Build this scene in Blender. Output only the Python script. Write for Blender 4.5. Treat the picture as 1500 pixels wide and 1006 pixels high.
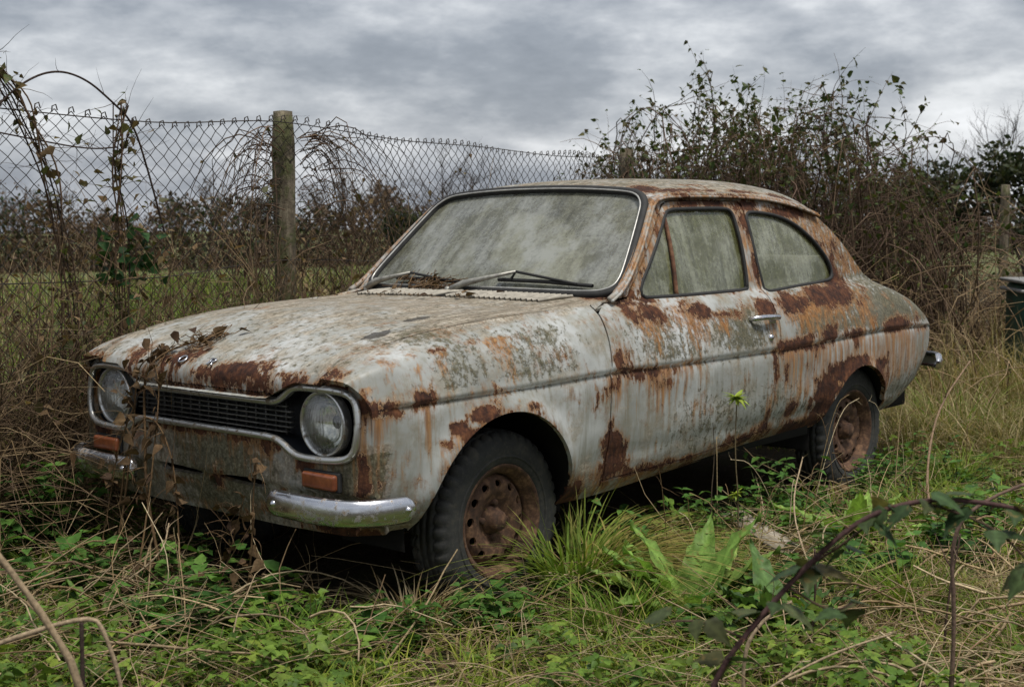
import bpy, math, random
import numpy as np
from mathutils import Vector, Matrix
from mathutils.geometry import delaunay_2d_cdt

for o in list(bpy.data.objects):
    bpy.data.objects.remove(o)
rng = np.random.default_rng(7)
random.seed(7)
SC = bpy.context.scene
COL = SC.collection
PI = math.pi

# ------------------------------------------------------------------ camera
CAM = np.array([-3.217, -3.559, 1.228])
YAW, PITCH, ROLL, FPX = 0.71648, -0.08798, -0.00731, 2000.0
cam_d = bpy.data.cameras.new('camera')
cam = bpy.data.objects.new('camera', cam_d)
COL.objects.link(cam)
fw = Vector((math.cos(PITCH) * math.cos(YAW), math.cos(PITCH) * math.sin(YAW), math.sin(PITCH)))
rt = Vector((math.sin(YAW), -math.cos(YAW), 0))
up = rt.cross(fw)
rt2 = rt * math.cos(ROLL) + up * math.sin(ROLL)
up2 = up * math.cos(ROLL) - rt * math.sin(ROLL)
M3 = Matrix((rt2, up2, -fw)).transposed()
cam.matrix_world = Matrix.Translation(Vector(CAM)) @ M3.to_4x4()
cam_d.sensor_width = 36.0
cam_d.lens = 36.0 * FPX / 1500.0
cam_d.clip_start = 0.05
cam_d.clip_end = 2000.0
cam_d.dof.use_dof = True
cam_d.dof.focus_distance = 4.7
cam_d.dof.aperture_fstop = 7.0
SC.camera = cam

# ------------------------------------------------------------------ world, sun, exposure
W = bpy.data.worlds.new('World')
SC.world = W
W.use_nodes = True
nt = W.node_tree
for n in list(nt.nodes):
    nt.nodes.remove(n)
SUN_EL, SUN_AZ = math.radians(70), math.radians(-100)     # azimuth measured from +x
w_out = nt.nodes.new('ShaderNodeOutputWorld')
w_bg = nt.nodes.new('ShaderNodeBackground')
w_bg.inputs['Strength'].default_value = 0.1
nt.links.new(w_bg.outputs[0], w_out.inputs[0])
sky = nt.nodes.new('ShaderNodeTexSky')
sky.sky_type = 'NISHITA'
sky.sun_disc = False
sky.sun_elevation = SUN_EL
sky.sun_rotation = math.radians(90) - SUN_AZ
sky.air_density = 1.2
sky.dust_density = 3.0
tc = nt.nodes.new('ShaderNodeTexCoord')
mp = nt.nodes.new('ShaderNodeMapping')
mp.inputs['Scale'].default_value = (3.9, 3.9, 10.5)
mp.inputs['Location'].default_value = (3.3, 1.2, 0.20)
nt.links.new(tc.outputs['Generated'], mp.inputs['Vector'])
n1 = nt.nodes.new('ShaderNodeTexNoise')
n1.inputs['Scale'].default_value = 1.0
n1.inputs['Detail'].default_value = 10.0
n1.inputs['Roughness'].default_value = 0.54
n1.inputs['Distortion'].default_value = 0.0
nt.links.new(mp.outputs[0], n1.inputs['Vector'])
rp = nt.nodes.new('ShaderNodeValToRGB')
e = rp.color_ramp.elements
e[0].position = 0.36
e[0].color = (.135, .150, .178, 1)
e[1].position = 0.66
e[1].color = (.60, .61, .63, 1)
for p_, c_ in ((.45, (.200, .217, .247, 1)), (.52, (.315, .33, .356, 1)), (.58, (.46, .472, .49, 1))):
    q = e.new(p_)
    q.color = c_
n2 = nt.nodes.new('ShaderNodeTexNoise')
n2.inputs['Scale'].default_value = 3.3
n2.inputs['Detail'].default_value = 9.0
n2.inputs['Roughness'].default_value = 0.6
nt.links.new(mp.outputs[0], n2.inputs['Vector'])
nm_ = nt.nodes.new('ShaderNodeMix')
nm_.inputs[0].default_value = 0.30
nt.links.new(n1.outputs['Fac'], nm_.inputs[2])
nt.links.new(n2.outputs['Fac'], nm_.inputs[3])
nt.links.new(nm_.outputs[0], rp.inputs['Fac'])
sc_ = nt.nodes.new('ShaderNodeVectorMath')
sc_.operation = 'SCALE'
sc_.inputs['Scale'].default_value = 6.7
nt.links.new(rp.outputs[0], sc_.inputs[0])
mx = nt.nodes.new('ShaderNodeMix')
mx.data_type = 'RGBA'
mx.inputs[0].default_value = 0.93
nt.links.new(sky.outputs[0], mx.inputs[6])
nt.links.new(sc_.outputs[0], mx.inputs[7])
nt.links.new(mx.outputs[2], w_bg.inputs['Color'])

sun_d = bpy.data.lights.new('sun', 'SUN')
sun_d.energy = 1.5
sun_d.angle = math.radians(15)
sun_d.color = (1.0, 0.96, 0.9)
sun = bpy.data.objects.new('sun', sun_d)
COL.objects.link(sun)
sdir = Vector((math.cos(SUN_EL) * math.cos(SUN_AZ), math.cos(SUN_EL) * math.sin(SUN_AZ), math.sin(SUN_EL)))
sun.rotation_euler = sdir.to_track_quat('Z', 'Y').to_euler()
sun.location = (0, -6, 9)

SC.view_settings.view_transform = 'Standard'
SC.view_settings.look = 'None'
SC.view_settings.exposure = 1.32
SC.view_settings.gamma = 1.0
SC.view_settings.use_curve_mapping = False
SC.render.engine = 'CYCLES'


# ------------------------------------------------------------------ helpers: tagging
def tag(o, label=None, cat=None, group=None, kind=None):
    if label: o['label'] = label
    if cat: o['category'] = cat
    if group: o['group'] = group
    if kind: o['kind'] = kind
    return o


def empty(name, loc=(0, 0, 0), parent=None):
    o = bpy.data.objects.new(name, None)
    o.empty_display_size = 0.1
    o.location = loc
    COL.objects.link(o)
    if parent: o.parent = parent
    return o


def smooth(x, a, b):
    t = np.clip((np.asarray(x, float) - a) / (b - a), 0, 1)
    return t * t * (3 - 2 * t)


def pchip(xs, ys):
    xs = np.asarray(xs, float)
    ys = np.asarray(ys, float)
    h = np.diff(xs)
    dl = np.diff(ys) / h
    m = np.zeros(len(xs))
    m[0], m[-1] = dl[0], dl[-1]
    for i in range(1, len(xs) - 1):
        if dl[i - 1] * dl[i] > 0:
            w1, w2 = 2 * h[i] + h[i - 1], h[i] + 2 * h[i - 1]
            m[i] = (w1 + w2) / (w1 / dl[i - 1] + w2 / dl[i])

    def f(x):
        x = np.clip(np.asarray(x, float), xs[0], xs[-1])
        i = np.clip(np.searchsorted(xs, x, side='right') - 1, 0, len(xs) - 2)
        t = (x - xs[i]) / h[i]
        t2, t3 = t * t, t * t * t
        return ((2 * t3 - 3 * t2 + 1) * ys[i] + (t3 - 2 * t2 + t) * h[i] * m[i]
                + (-2 * t3 + 3 * t2) * ys[i + 1] + (t3 - t2) * h[i] * m[i + 1])
    return f


class MB:
    """collects vertices and faces; build() links them as one mesh object"""

    def __init__(s):
        s.v, s.f, s.c, s.n = [], [], [], 0

    def add(s, verts, faces, col=None):
        verts = np.asarray(verts, float).reshape(-1, 3)
        faces = np.asarray(faces, np.int64)
        s.v.append(verts)
        s.f.append(faces + s.n)
        if col is None:
            col = np.ones((len(verts), 3))
        col = np.asarray(col, float)
        if col.ndim == 1:
            col = np.tile(col, (len(verts), 1))
        s.c.append(col)
        s.n += len(verts)
        return s

    def mesh(s, name, smooth_=True, attrs=None, tint=False):
        me = bpy.data.meshes.new(name)
        V = np.concatenate(s.v) if s.v else np.zeros((0, 3))
        tot, loops, starts = 0, [], []
        for F in s.f:
            if len(F) == 0: continue
            k = F.shape[1]
            starts.append(tot + np.arange(len(F)) * k)
            loops.append(F.ravel())
            tot += F.size
        me.vertices.add(len(V))
        me.vertices.foreach_set('co', V.ravel())
        loops = np.concatenate(loops).astype(np.int32)
        starts = np.concatenate(starts).astype(np.int32)
        me.loops.add(len(loops))
        me.loops.foreach_set('vertex_index', loops)
        me.polygons.add(len(starts))
        me.polygons.foreach_set('loop_start', starts)
        me.update(calc_edges=True)
        if smooth_:
            me.polygons.foreach_set('use_smooth', np.ones(len(starts), bool))
        if tint:
            a = me.attributes.new('tint', 'FLOAT_COLOR', 'POINT')
            C = np.concatenate(s.c)
            a.data.foreach_set('color', np.concatenate([C, np.ones((len(C), 1))], 1).ravel())
        for k, arr in (attrs or {}).items():
            a = me.attributes.new(k, 'FLOAT', 'POINT')
            a.data.foreach_set('value', np.asarray(arr, np.float32))
        return me

    def build(s, name, mat, parent=None, smooth_=True, attrs=None, tint=False):
        o = bpy.data.objects.new(name, s.mesh(name, smooth_, attrs, tint))
        COL.objects.link(o)
        if mat: o.data.materials.append(mat)
        if parent: o.parent = parent
        return o


def norm(a):
    return a / np.maximum(np.linalg.norm(a, axis=-1, keepdims=True), 1e-9)


def tubes(mb, P, R, sides=4, col=None, closed=False, caps=True):
    """P (M,K,3) polylines, R (M,K) radii"""
    P = np.asarray(P, float)
    if P.ndim == 2: P = P[None]
    M, K, _ = P.shape
    R = np.broadcast_to(np.asarray(R, float), (M, K))
    if closed:
        T = np.roll(P, -1, 1) - np.roll(P, 1, 1)
    else:
        T = np.empty_like(P)
        T[:, 1:-1] = P[:, 2:] - P[:, :-2]
        T[:, 0] = P[:, 1] - P[:, 0]
        T[:, -1] = P[:, -1] - P[:, -2]
    T = norm(T)
    ref = np.where(np.abs(T[..., 2:3]) > .92, np.array([1., .1, 0]), np.array([.05, .03, 1.]))
    # keep one reference per polyline so the ring does not twist
    ref = np.broadcast_to(ref[:, K // 2:K // 2 + 1], P.shape)
    A = norm(np.cross(T, ref))
    B = np.cross(T, A)
    an = np.arange(sides) * 2 * PI / sides
    ring = (P[:, :, None] + R[:, :, None, None] * (A[:, :, None] * np.cos(an)[:, None] + B[:, :, None] * np.sin(an)[:, None]))
    V = ring.reshape(-1, 3)
    idx = np.arange(M * K * sides).reshape(M, K, sides)
    a = idx if closed else idx[:, :-1]
    b = np.roll(idx, -1, 1) if closed else idx[:, 1:]
    F = np.stack([a, np.roll(a, -1, 2), np.roll(b, -1, 2), b], -1).reshape(-1, 4)
    c = None
    if col is not None:
        col = np.asarray(col, float)
        if col.ndim == 1: c = col
        elif col.ndim == 2: c = np.repeat(col, K * sides, 0)
        else: c = np.repeat(col.reshape(-1, 3), sides, 0)
    n0 = mb.n
    mb.add(V, F, c)
    if caps and not closed and sides >= 6:
        for m in range(M):
            mb.f.append((idx[m, 0][None, ::-1] + n0))
            mb.f.append((idx[m, -1][None, :] + n0))
    return mb


def box(mb, c, s, col=None):
    c, s = np.array(c, float), np.array(s, float) / 2
    v = np.array([[x, y, z] for x in (-1, 1) for y in (-1, 1) for z in (-1, 1)]) * s + c
    f = [[0, 1, 3, 2], [4, 6, 7, 5], [0, 4, 5, 1], [2, 3, 7, 6], [0, 2, 6, 4], [1, 5, 7, 3]]
    return mb.add(v, f, col)


def rbox(mb, c, s, r, col=None, n=3):
    """rounded box"""
    c, s = np.array(c, float), np.array(s, float) / 2
    k = 2 * n + 2
    g = np.linspace(-1, 1, k)
    faces_v, faces_f, cnt = [], [], 0
    for ax in range(3):
        for sg in (-1, 1):
            a, b = np.meshgrid(np.arange(k), np.arange(k), indexing='ij')
            def cub(i, h):
                t = np.where(i <= n, -h + 0 * i, h + 0 * i)
                ang = np.where(i <= n, -(n - i) / n, (i - n - 1) / n)
                return t, ang
            o1, o2 = (ax + 1) % 3, (ax + 2) % 3
            p = np.zeros((k, k, 3))
            in1, a1 = cub(a, s[o1] - r)
            in2, a2 = cub(b, s[o2] - r)
            core = np.zeros((k, k, 3))
            core[..., o1], core[..., o2], core[..., ax] = in1, in2, sg * (s[ax] - r)
            d = np.zeros((k, k, 3))
            d[..., o1], d[..., o2], d[..., ax] = np.tan(a1 * PI / 4), np.tan(a2 * PI / 4), sg
            p = core + norm(d) * r + c
            id_ = np.arange(k * k).reshape(k, k)
            q = np.stack([id_[:-1, :-1], id_[1:, :-1], id_[1:, 1:], id_[:-1, 1:]], -1).reshape(-1, 4)
            if sg < 0: q = q[:, ::-1]
            mb.add(p.reshape(-1, 3), q, col)
    return mb


def lathe(mb, prof, center, axis='y', seg=32, col=None, sgn=1):
    """prof list of (a along axis, r)"""
    prof = np.array(prof, float)
    th = np.arange(seg) * 2 * PI / seg
    K = len(prof)
    if axis == 'y':
        V = np.stack([np.outer(prof[:, 1], np.cos(th)), np.repeat(prof[:, :1] * sgn, seg, 1), np.outer(prof[:, 1], np.sin(th))], -1)
    elif axis == 'x':
        V = np.stack([np.repeat(prof[:, :1] * sgn, seg, 1), np.outer(prof[:, 1], np.cos(th)), np.outer(prof[:, 1], np.sin(th))], -1)
    else:
        V = np.stack([np.outer(prof[:, 1], np.cos(th)), np.outer(prof[:, 1], np.sin(th)), np.repeat(prof[:, :1] * sgn, seg, 1)], -1)
    V = V.reshape(-1, 3) + np.array(center)
    id_ = np.arange(K * seg).reshape(K, seg)
    F = np.stack([id_[:-1], np.roll(id_[:-1], -1, 1), np.roll(id_[1:], -1, 1), id_[1:]], -1).reshape(-1, 4)
    return mb.add(V, F, col)


def inside(poly, pts):
    poly = np.asarray(poly)
    x, y = pts[:, 0], pts[:, 1]
    res = np.zeros(len(pts), bool)
    j = len(poly) - 1
    for i in range(len(poly)):
        xi, yi = poly[i]
        xj, yj = poly[j]
        cnd = ((yi > y) != (yj > y))
        with np.errstate(divide='ignore', invalid='ignore'):
            xx = (xj - xi) * (y - yi) / (yj - yi) + xi
        res ^= cnd & (x < xx)
        j = i
    return res


def densify(poly, sp, closed=True):
    poly = [np.array(p, float) for p in poly]
    out = []
    n = len(poly)
    for i in range(n if closed else n - 1):
        a, b = poly[i], poly[(i + 1) % n]
        k = max(1, int(round(np.linalg.norm(b - a) / sp)))
        for j in range(k):
            out.append(a + (b - a) * j / k)
    if not closed: out.append(poly[-1])
    return np.array(out)


def chaikin(poly, it=2, closed=True):
    P = np.array(poly, float)
    for _ in range(it):
        if closed:
            Q = np.roll(P, -1, 0)
            P = np.stack([.75 * P + .25 * Q, .25 * P + .75 * Q], 1).reshape(-1, P.shape[1])
        else:
            A, B = P[:-1], P[1:]
            N = np.stack([.75 * A + .25 * B, .25 * A + .75 * B], 1).reshape(-1, P.shape[1])
            P = np.concatenate([P[:1], N, P[-1:]])
    return P


def seg_dist(loop, pts):
    A = loop
    B = np.roll(loop, -1, 0)
    best = np.full(len(pts), 9.)
    for a, b in zip(A, B):
        ab = b - a
        t = np.clip(((pts - a) @ ab) / max(ab @ ab, 1e-12), 0, 1)
        best = np.minimum(best, np.linalg.norm(pts - (a + t[:, None] * ab), axis=1))
    return best


def panel(name, outline, holes, sp, fn, outdir, mat, parent, rim=.012, attrfn=None, jitter=0.0):
    """sheet cut to a 2D outline (with holes), meshed evenly and bent into shape by fn(u,v)->(N,3); edges turned in by rim"""
    outline = densify(outline, sp)
    holes = [densify(h, sp) for h in holes]
    lo, hi = outline.min(0), outline.max(0)
    gx = np.arange(lo[0], hi[0], sp)
    gy = np.arange(lo[1], hi[1], sp * .87)
    X, Y = np.meshgrid(gx, gy, indexing='ij')
    X = X + (np.arange(len(gy)) % 2) * sp * .5
    pts = np.stack([X.ravel(), Y.ravel()], 1)
    ok = inside(outline, pts)
    for h in holes: ok &= ~inside(h, pts)
    pts = pts[ok]
    for l in [outline] + holes:
        pts = pts[seg_dist(l, pts) > sp * .45]
    verts, edges = [], []
    for l in [outline] + holes:
        b = len(verts)
        verts += [Vector(p) for p in l]
        edges += [(b + i, b + (i + 1) % len(l)) for i in range(len(l))]
    verts += [Vector(p) for p in pts]
    vo, eo, fo, *_ = delaunay_2d_cdt(verts, edges, [], 0, 1e-6)
    P2 = np.array([[p.x, p.y] for p in vo])
    F = np.array([f for f in fo if len(f) == 3])
    cen = P2[F].mean(1)
    ok = inside(outline, cen)
    for h in holes: ok &= ~inside(h, cen)
    F = F[ok]
    V = fn(P2[:, 0], P2[:, 1])
    # orient
    N = np.cross(V[F[:, 1]] - V[F[:, 0]], V[F[:, 2]] - V[F[:, 0]])
    if callable(outdir): od = outdir(V[F].mean(1))
    else: od = np.array(outdir, float)
    flip = (N * od).sum(1) < 0
    F[flip] = F[flip][:, ::-1]
    N[flip] *= -1
    VN = np.zeros_like(V)
    for k in range(3): np.add.at(VN, F[:, k], N)
    VN = norm(VN)
    mb = MB()
    mb.add(V, F)
    # rim along boundary edges
    E = np.concatenate([F[:, [0, 1]], F[:, [1, 2]], F[:, [2, 0]]])
    key = np.sort(E, 1)
    kk = key[:, 0] * len(V) + key[:, 1]
    u, inv, cnt = np.unique(kk, return_inverse=True, return_counts=True)
    be = E[cnt[inv] == 1]
    if rim and len(be):
        a, b = V[be[:, 0]], V[be[:, 1]]
        na, nb = VN[be[:, 0]], VN[be[:, 1]]
        Q = np.stack([b, a, a - na * rim, b - nb * rim], 1).reshape(-1, 3)
        mb.add(Q, np.arange(len(Q)).reshape(-1, 4))
    VV = np.concatenate(mb.v)
    at = attrfn(VV) if attrfn else None
    return mb.build(name, mat, parent, True, at)


# ------------------------------------------------------------------ materials
def newmat(name):
    m = bpy.data.materials.new(name)
    m.use_nodes = True
    t = m.node_tree
    b = t.nodes['Principled BSDF']
    return m, t, b


def N(t, typ, **kw):
    n = t.nodes.new(typ)
    for k, v in kw.items():
        if k.startswith('i_'):
            key = k[2:]
            key = int(key) if key.isdigit() else key.replace('_', ' ')
            n.inputs[key].default_value = v
        else:
            setattr(n, k, v)
    return n


def math_(t, op, a, b=None, c=None, clamp=False):
    n = t.nodes.new('ShaderNodeMath')
    n.operation = op
    n.use_clamp = clamp
    for i, v in enumerate((a, b, c)):
        if v is None: continue
        if isinstance(v, (int, float)): n.inputs[i].default_value = v
        else: t.links.new(v, n.inputs[i])
    return n.outputs[0]


def mixc(t, fac, a, b, mode='MIX'):
    n = t.nodes.new('ShaderNodeMix')
    n.data_type = 'RGBA'
    n.blend_type = mode
    for i, v in ((0, fac), (6, a), (7, b)):
        if isinstance(v, (int, float)): n.inputs[i].default_value = v
        elif isinstance(v, tuple): n.inputs[i].default_value = v + ((1,) if len(v) == 3 else ())
        else: t.links.new(v, n.inputs[i])
    return n.outputs[2]


def ramp(t, fac, stops):
    n = t.nodes.new('ShaderNodeValToRGB')
    el = n.color_ramp.elements
    el[0].position, el[0].color = stops[0][0], tuple(stops[0][1]) + (1,)
    el[1].position, el[1].color = stops[-1][0], tuple(stops[-1][1]) + (1,)
    for p, c in stops[1:-1]:
        q = el.new(p)
        q.color = tuple(c) + (1,)
    t.links.new(fac, n.inputs[0])
    return n.outputs[0]


def sstep(t, x, a, b):
    n = t.nodes.new('ShaderNodeMapRange')
    n.interpolation_type = 'SMOOTHSTEP'
    n.inputs['From Min'].default_value = a
    n.inputs['From Max'].default_value = b
    t.links.new(x, n.inputs['Value'])
    return n.outputs[0]


def noise(t, scale, detail=4, rough=.55, vec=None, sxyz=None, dist=0.0):
    n = N(t, 'ShaderNodeTexNoise', i_Scale=scale, i_Detail=detail, i_Roughness=rough, i_Distortion=dist)
    if vec is None:
        g = t.nodes.new('ShaderNodeTexCoord')
        vec = g.outputs['Object']
    if sxyz:
        m = t.nodes.new('ShaderNodeMapping')
        m.inputs['Scale'].default_value = sxyz
        t.links.new(vec, m.inputs[0])
        vec = m.outputs[0]
    t.links.new(vec, n.inputs['Vector'])
    return n.outputs['Fac']


def attr(t, name):
    n = t.nodes.new('ShaderNodeAttribute')
    n.attribute_name = name
    return n


def bump(t, b, h, strength=.3, dist=.01):
    n = N(t, 'ShaderNodeBump', i_Strength=strength, i_Distance=dist)
    t.links.new(h, n.inputs['Height'])
    t.links.new(n.outputs[0], b.inputs['Normal'])
    return n


def make_paint():
    m, t, b = newmat('faded_rusty_paint')
    g = t.nodes.new('ShaderNodeTexCoord').outputs['Object']
    rust, stre, moss_and_shade, dirt, stain = (attr(t, k).outputs['Fac'] for k in ('rust', 'streak', 'moss_and_shade', 'dirt', 'stain'))
    big = noise(t, 3.2, 4, .6, g)
    mid = noise(t, 9, 6, .65, g)
    fine = noise(t, 26, 6, .68, g)
    vfine = noise(t, 110, 4, .65, g)
    vert = noise(t, 1.0, 5, .62, g, (42, 42, 4.2))
    vert2 = noise(t, 1.0, 4, .6, g, (95, 95, 6.0))
    vert3 = noise(t, 1.0, 5, .65, g, (60, 60, 14.0))
    lenw = noise(t, 1.0, 5, .65, g, (5, 40, 40))
    # faded silver paint
    c = ramp(t, big, [(.3, (.21, .213, .19)), (.5, (.33, .34, .322)), (.70, (.49, .503, .495))])
    c = mixc(t, math_(t, 'MULTIPLY', sstep(t, mid, .44, .66), .62), c, (.225, .205, .148))
    # soft grime running down
    gr = math_(t, 'MULTIPLY', sstep(t, vert, .42, .72), .5)
    c = mixc(t, gr, c, (.165, .155, .10))
    # brown grime film, with shade painted in on the lower nose
    dn = math_(t, 'ADD', math_(t, 'MULTIPLY', mid, .7), math_(t, 'ADD', math_(t, 'MULTIPLY', fine, .45), math_(t, 'MULTIPLY', lenw, .35)))
    df = sstep(t, math_(t, 'ADD', dn, math_(t, 'MULTIPLY', dirt, .48)), .86, 1.22)
    c = mixc(t, math_(t, 'MULTIPLY', df, .86), c, ramp(t, math_(t, 'ADD', math_(t, 'MULTIPLY', vfine, .5), math_(t, 'MULTIPLY', lenw, .5)), [(.36, (.075, .058, .038)), (.5, (.21, .172, .122)), (.63, (.44, .395, .32))]))
    # algae and lichen, plus shade painted under the swage and low on the nose
    mn = math_(t, 'ADD', math_(t, 'MULTIPLY', noise(t, 42, 6, .72, g), .95), math_(t, 'ADD', math_(t, 'MULTIPLY', vert, .45), math_(t, 'MULTIPLY', vfine, .35)))
    mf = sstep(t, math_(t, 'ADD', mn, math_(t, 'MULTIPLY', moss_and_shade, .36)), 1.02, 1.20)
    c = mixc(t, math_(t, 'MULTIPLY', mf, .88), c, ramp(t, math_(t, 'ADD', math_(t, 'MULTIPLY', vfine, .5), math_(t, 'MULTIPLY', noise(t, 48, 5, .7, g), .5)), [(.36, (.024, .022, .012)), (.5, (.075, .068, .036)), (.64, (.19, .175, .115))]))
    # rust streaks
    sn = math_(t, 'ADD', math_(t, 'MULTIPLY', vert, .85), math_(t, 'MULTIPLY', vert2, .5))
    sf = sstep(t, math_(t, 'ADD', sn, math_(t, 'MULTIPLY', stre, .58)), .83, 1.13)
    c = mixc(t, math_(t, 'MULTIPLY', sf, .9), c, ramp(t, vert2, [(.3, (.12, .045, .014)), (.5, (.26, .115, .035)), (.72, (.40, .235, .10))]))
    # rust patches with ragged edges and a tan rim
    rn = math_(t, 'ADD', math_(t, 'MULTIPLY', noise(t, 13, 8, .76, g), 1.0), math_(t, 'ADD', math_(t, 'MULTIPLY', vert3, .65), math_(t, 'MULTIPLY', math_(t, 'SUBTRACT', noise(t, 5.5, 3, .5, g), .5), .9)))
    rr = math_(t, 'ADD', math_(t, 'MULTIPLY', math_(t, 'SUBTRACT', rn, .825), 1.35), math_(t, 'MULTIPLY', rust, .62))
    halo = sstep(t, math_(t, 'ADD', rr, math_(t, 'MULTIPLY', vert, .3)), .28, .60)
    c = mixc(t, math_(t, 'MULTIPLY', halo, .55), c, ramp(t, vert2, [(.3, (.085, .034, .014)), (.5, (.20, .088, .030)), (.72, (.36, .22, .11))]))
    edge = sstep(t, rr, .375, .405)
    core = sstep(t, rr, .425, .465)
    c = mixc(t, edge, c, ramp(t, fine, [(.35, (.20, .08, .028)), (.52, (.36, .20, .09)), (.7, (.56, .45, .32))]))
    rc = ramp(t, math_(t, 'ADD', math_(t, 'MULTIPLY', noise(t, 22, 7, .72, g), .65), math_(t, 'MULTIPLY', vert3, .35)), [(.32, (.010, .006, .005)), (.45, (.034, .014, .009)), (.54, (.078, .030, .015)), (.64, (.16, .066, .028)), (.74, (.28, .15, .075))])
    c = mixc(t, core, c, rc)
    # small chips all over, dark wet stains
    ch = sstep(t, math_(t, 'ADD', vfine, math_(t, 'MULTIPLY', big, .35)), .92, .96)
    c = mixc(t, math_(t, 'MULTIPLY', ch, .85), c, (.08, .036, .020))
    c = mixc(t, math_(t, 'MULTIPLY', sstep(t, math_(t, 'ADD', stain, math_(t, 'MULTIPLY', fine, .9)), .88, 1.0), .9), c, (.045, .04, .034))
    t.links.new(c, b.inputs['Base Color'])
    ro = math_(t, 'ADD', .40, math_(t, 'MULTIPLY', math_(t, 'MAXIMUM', math_(t, 'MAXIMUM', core, mf), df), .5), clamp=True)
    t.links.new(ro, b.inputs['Roughness'])
    b.inputs['Specular IOR Level'].default_value = .28
    h = math_(t, 'SUBTRACT', math_(t, 'MULTIPLY', math_(t, 'MULTIPLY', core, fine), .9), math_(t, 'MULTIPLY', core, 1.0))
    h = math_(t, 'ADD', h, math_(t, 'MULTIPLY', edge, .35))
    h = math_(t, 'ADD', h, math_(t, 'MULTIPLY', mf, math_(t, 'MULTIPLY', vfine, .5)))
    h = math_(t, 'ADD', h, math_(t, 'MULTIPLY', big, 1.2))
    bump(t, b, h, .8, .007)
    return m


def make_rusty(name, c0=(.03, .013, .008), c1=(.11, .045, .022), c2=(.22, .11, .055), rough=.85, sc=30):
    m, t, b = newmat(name)
    g = t.nodes.new('ShaderNodeTexCoord').outputs['Object']
    f = noise(t, sc, 7, .7, g)
    t.links.new(ramp(t, f, [(.3, c0), (.5, c1), (.72, c2)]), b.inputs['Base Color'])
    b.inputs['Roughness'].default_value = rough
    bump(t, b, f, .6, .004)
    return m


def make_chrome():
    m, t, b = newmat('pitted_chrome')
    g = t.nodes.new('ShaderNodeTexCoord').outputs['Object']
    f = noise(t, 40, 7, .72, g)
    f2 = noise(t, 7, 5, .6, g)
    s = sstep(t, math_(t, 'ADD', f, math_(t, 'MULTIPLY', f2, .5)), .80, .93)
    t.links.new(mixc(t, s, (.62, .63, .66), (.20, .15, .10)), b.inputs['Base Color'])
    t.links.new(math_(t, 'SUBTRACT', 1.0, math_(t, 'MULTIPLY', s, .85)), b.inputs['Metallic'])
    t.links.new(math_(t, 'ADD', .13, math_(t, 'MULTIPLY', f2, math_(t, 'ADD', .2, math_(t, 'MULTIPLY', s, .9)))), b.inputs['Roughness'])
    bump(t, b, f2, .25, .01)
    return m


def make_trim():
    m, t, b = newmat('dull_bright_trim')
    f = noise(t, 35, 6, .7)
    s = sstep(t, f, .50, .64)
    t.links.new(mixc(t, s, (.55, .55, .53), (.17, .13, .085)), b.inputs['Base Color'])
    t.links.new(math_(t, 'SUBTRACT', .9, math_(t, 'MULTIPLY', s, .8)), b.inputs['Metallic'])
    t.links.new(math_(t, 'ADD', .28, math_(t, 'MULTIPLY', s, .5)), b.inputs['Roughness'])
    return m


def make_plain(name, c, rough=.7, metal=0., var=.25, sc=20, spec=.5):
    m, t, b = newmat(name)
    f = noise(t, sc, 5, .6)
    c0 = tuple(max(0, x * (1 - var)) for x in c)
    c1 = tuple(min(1, x * (1 + var)) for x in c)
    t.links.new(ramp(t, f, [(.3, c0), (.7, c1)]), b.inputs['Base Color'])
    b.inputs['Roughness'].default_value = rough
    b.inputs['Metallic'].default_value = metal
    b.inputs['Specular IOR Level'].default_value = spec
    return m


def make_glass(name, lo, hi, dirtc, dirtc2, sxyz, tint=(.55, .6, .58)):
    """old window: clear glass under an uneven film of dust and algae"""
    m, t, b = newmat(name)
    out = t.nodes['Material Output']
    g = t.nodes.new('ShaderNodeTexCoord').outputs['Object']
    f = noise(t, 1.0, 6, .66, g, sxyz)
    f2 = noise(t, 6.5, 6, .68, g)
    f3 = noise(t, 75, 4, .7, g)
    k = math_(t, 'ADD', math_(t, 'MULTIPLY', f, .42), math_(t, 'ADD', math_(t, 'MULTIPLY', f2, .28), math_(t, 'MULTIPLY', f3, .32)))
    fac = N(t, 'ShaderNodeMapRange')
    fac.inputs['From Min'].default_value = .42
    fac.inputs['From Max'].default_value = .64
    fac.inputs['To Min'].default_value = lo
    fac.inputs['To Max'].default_value = hi
    t.links.new(math_(t, 'SUBTRACT', k, math_(t, 'MULTIPLY', attr(t, 'wiped').outputs['Fac'], -.09)), fac.inputs[0])
    t.links.new(mixc(t, sstep(t, f2, .4, .62), dirtc, dirtc2), b.inputs['Base Color'])
    b.inputs['Roughness'].default_value = .42
    b.inputs['Specular IOR Level'].default_value = .6
    b.inputs['Coat Weight'].default_value = .9
    b.inputs['Coat Roughness'].default_value = .10
    tr = N(t, 'ShaderNodeBsdfTransparent')
    tr.inputs[0].default_value = tint + (1,)
    gl = N(t, 'ShaderNodeBsdfGlossy')
    gl.inputs['Roughness'].default_value = .08
    fr = N(t, 'ShaderNodeFresnel', i_IOR=1.5)
    m1 = N(t, 'ShaderNodeMixShader')
    t.links.new(fr.outputs[0], m1.inputs[0])
    t.links.new(tr.outputs[0], m1.inputs[1])
    t.links.new(gl.outputs[0], m1.inputs[2])
    m2 = N(t, 'ShaderNodeMixShader')
    t.links.new(fac.outputs[0], m2.inputs[0])
    t.links.new(m1.outputs[0], m2.inputs[1])
    t.links.new(b.outputs[0], m2.inputs[2])
    t.links.new(m2.outputs[0], out.inputs[0])
    return m


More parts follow.
